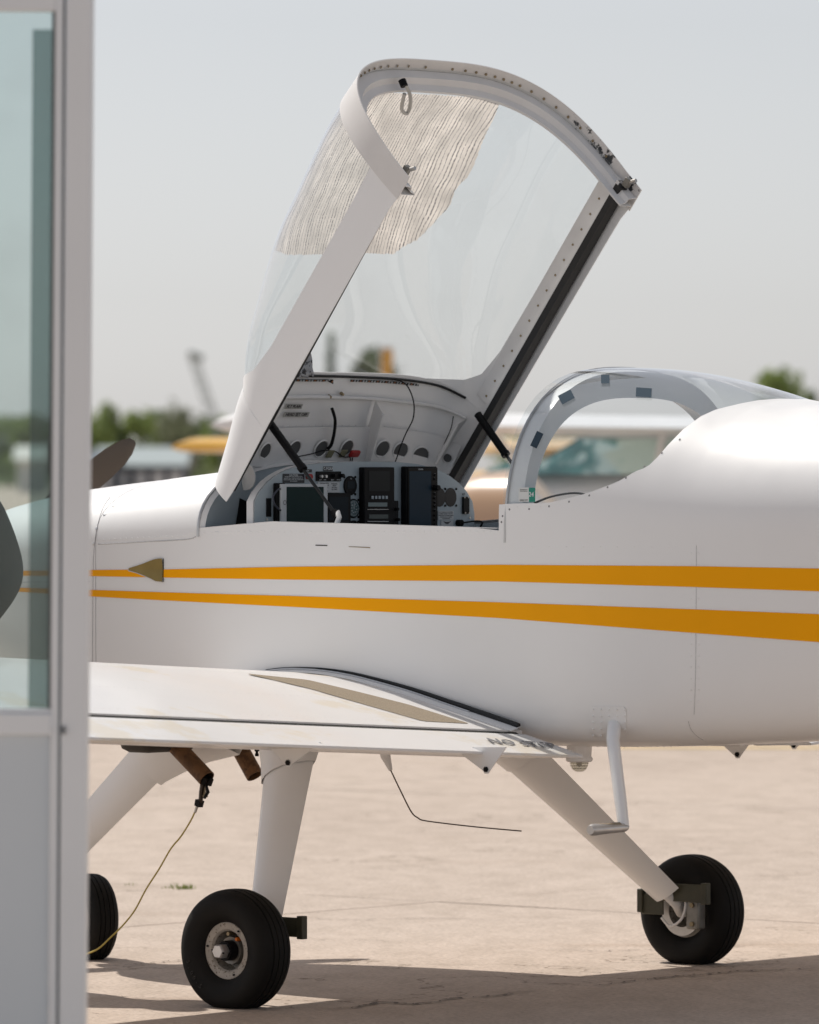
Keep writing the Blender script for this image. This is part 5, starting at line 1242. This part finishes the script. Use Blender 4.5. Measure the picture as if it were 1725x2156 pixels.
dbox('glass_pane', -900, 104, 22, 1494, .004, .008, DG, None)
dbox('tinted_strip', 60, 103, 60, 1494, .030, .034, DG2, None)
dbox('back_stile', -960, -900, -260, 2600, -.02, .03, DM)
dbox('lock_catch', 134, 142, 1528, 1545, -.03, -.018, mat('catch_grey', (.15, .16, .17), .5), .002)

# ------------------------------------------------------------ person beyond the door, hand on hip, almost wholly outside the frame
def person():
    l0, a0 = 1.05, -1.25; base = Wp(a0, l0, 0); base.z = 0
    bx = at(-134, base.y)
    j = {'pel': (0, 0, .95), 'wst': (0, 0, 1.08), 'chs': (0, .01, 1.30), 'nek': (0, 0, 1.47), 'hed': (0, -.02, 1.60), 'top': (0, -.02, 1.72),
         'rs': (.17, 0, 1.42), 're': (.215, .06, 1.235), 'rw': (.13, -.06, 1.10), 'rh': (.09, -.09, 1.06),
         'ls': (-.18, 0, 1.42), 'le': (-.25, 0, 1.15), 'lw': (-.24, -.1, .93), 'lh': (-.23, -.12, .85),
         'rk': (.11, .02, .50), 'ra': (.12, .05, .08), 'rt': (.13, -.12, .04), 'rp': (.09, 0, .90), 'lk': (-.11, .02, .50), 'la': (-.12, .05, .08), 'lt': (-.13, -.12, .04), 'lp': (-.09, 0, .90)}
    rad = dict(pel=.14, wst=.125, chs=.155, nek=.058, hed=.09, top=.07, rs=.085, re=.062, rw=.045, rh=.04, ls=.085, le=.06, lw=.042, lh=.04, rk=.065, ra=.045, rt=.04, rp=.10, lk=.065, la=.045, lt=.04, lp=.10)
    ed = [('pel', 'wst'), ('wst', 'chs'), ('chs', 'nek'), ('nek', 'hed'), ('hed', 'top'), ('chs', 'rs'), ('rs', 're'), ('re', 'rw'), ('rw', 'rh'), ('chs', 'ls'), ('ls', 'le'), ('le', 'lw'), ('lw', 'lh'), ('pel', 'rp'), ('rp', 'rk'), ('rk', 'ra'), ('ra', 'rt'), ('pel', 'lp'), ('lp', 'lk'), ('lk', 'la'), ('la', 'lt')]
    ks = list(j); me = bpy.data.meshes.new('person'); me.from_pydata([j[k] for k in ks], [(ks.index(a), ks.index(b)) for a, b in ed], [])
    o = bpy.data.objects.new('person', me); C.objects.link(o); o.location = (bx, base.y, 0)
    md = o.modifiers.new('skin', 'SKIN')
    for i, k in enumerate(ks): me.skin_vertices[0].data[i].radius = (rad[k], rad[k]*(.8 if k in ('pel', 'wst', 'chs') else 1)); me.skin_vertices[0].data[i].use_root = (k == 'pel')
    o.modifiers.new('sub', 'SUBSURF').levels = 2; o.modifiers['sub'].render_levels = 2
    bpy.context.view_layer.update(); em = bpy.data.meshes.new_from_object(o.evaluated_get(bpy.context.evaluated_depsgraph_get())); o.modifiers.clear(); o.data = em
    sk = mat('skin_tone', (.42, .24, .17), .6); em.materials.clear()
    for m in (mat('dark_green_shirt', (.030, .038, .033), .85, var=.3, vscale=7, bump=.3, bscale=14), mat('dark_trousers', (.03, .032, .04), .9), sk, mat('dark_hair', (.02, .015, .012), .8), BLACK): em.materials.append(m)
    for p in em.polygons:
        c = p.center; p.use_smooth = True
        p.material_index = 3 if c.z > 1.645 or (c.z > 1.56 and c.y > .02) else (2 if c.z > 1.485 or (c.x > .06 and c.z < 1.12 and c.z > 1.0 and c.y < -.03 and c.x < .16) or (c.x < -.19 and c.z < 1.0) else (0 if c.z > .93 else (4 if c.z < .07 else 1)))
    tag(o, 'person in dark green shirt, hand on hip, beyond the door glass at left edge', 'person')
    return o
person()
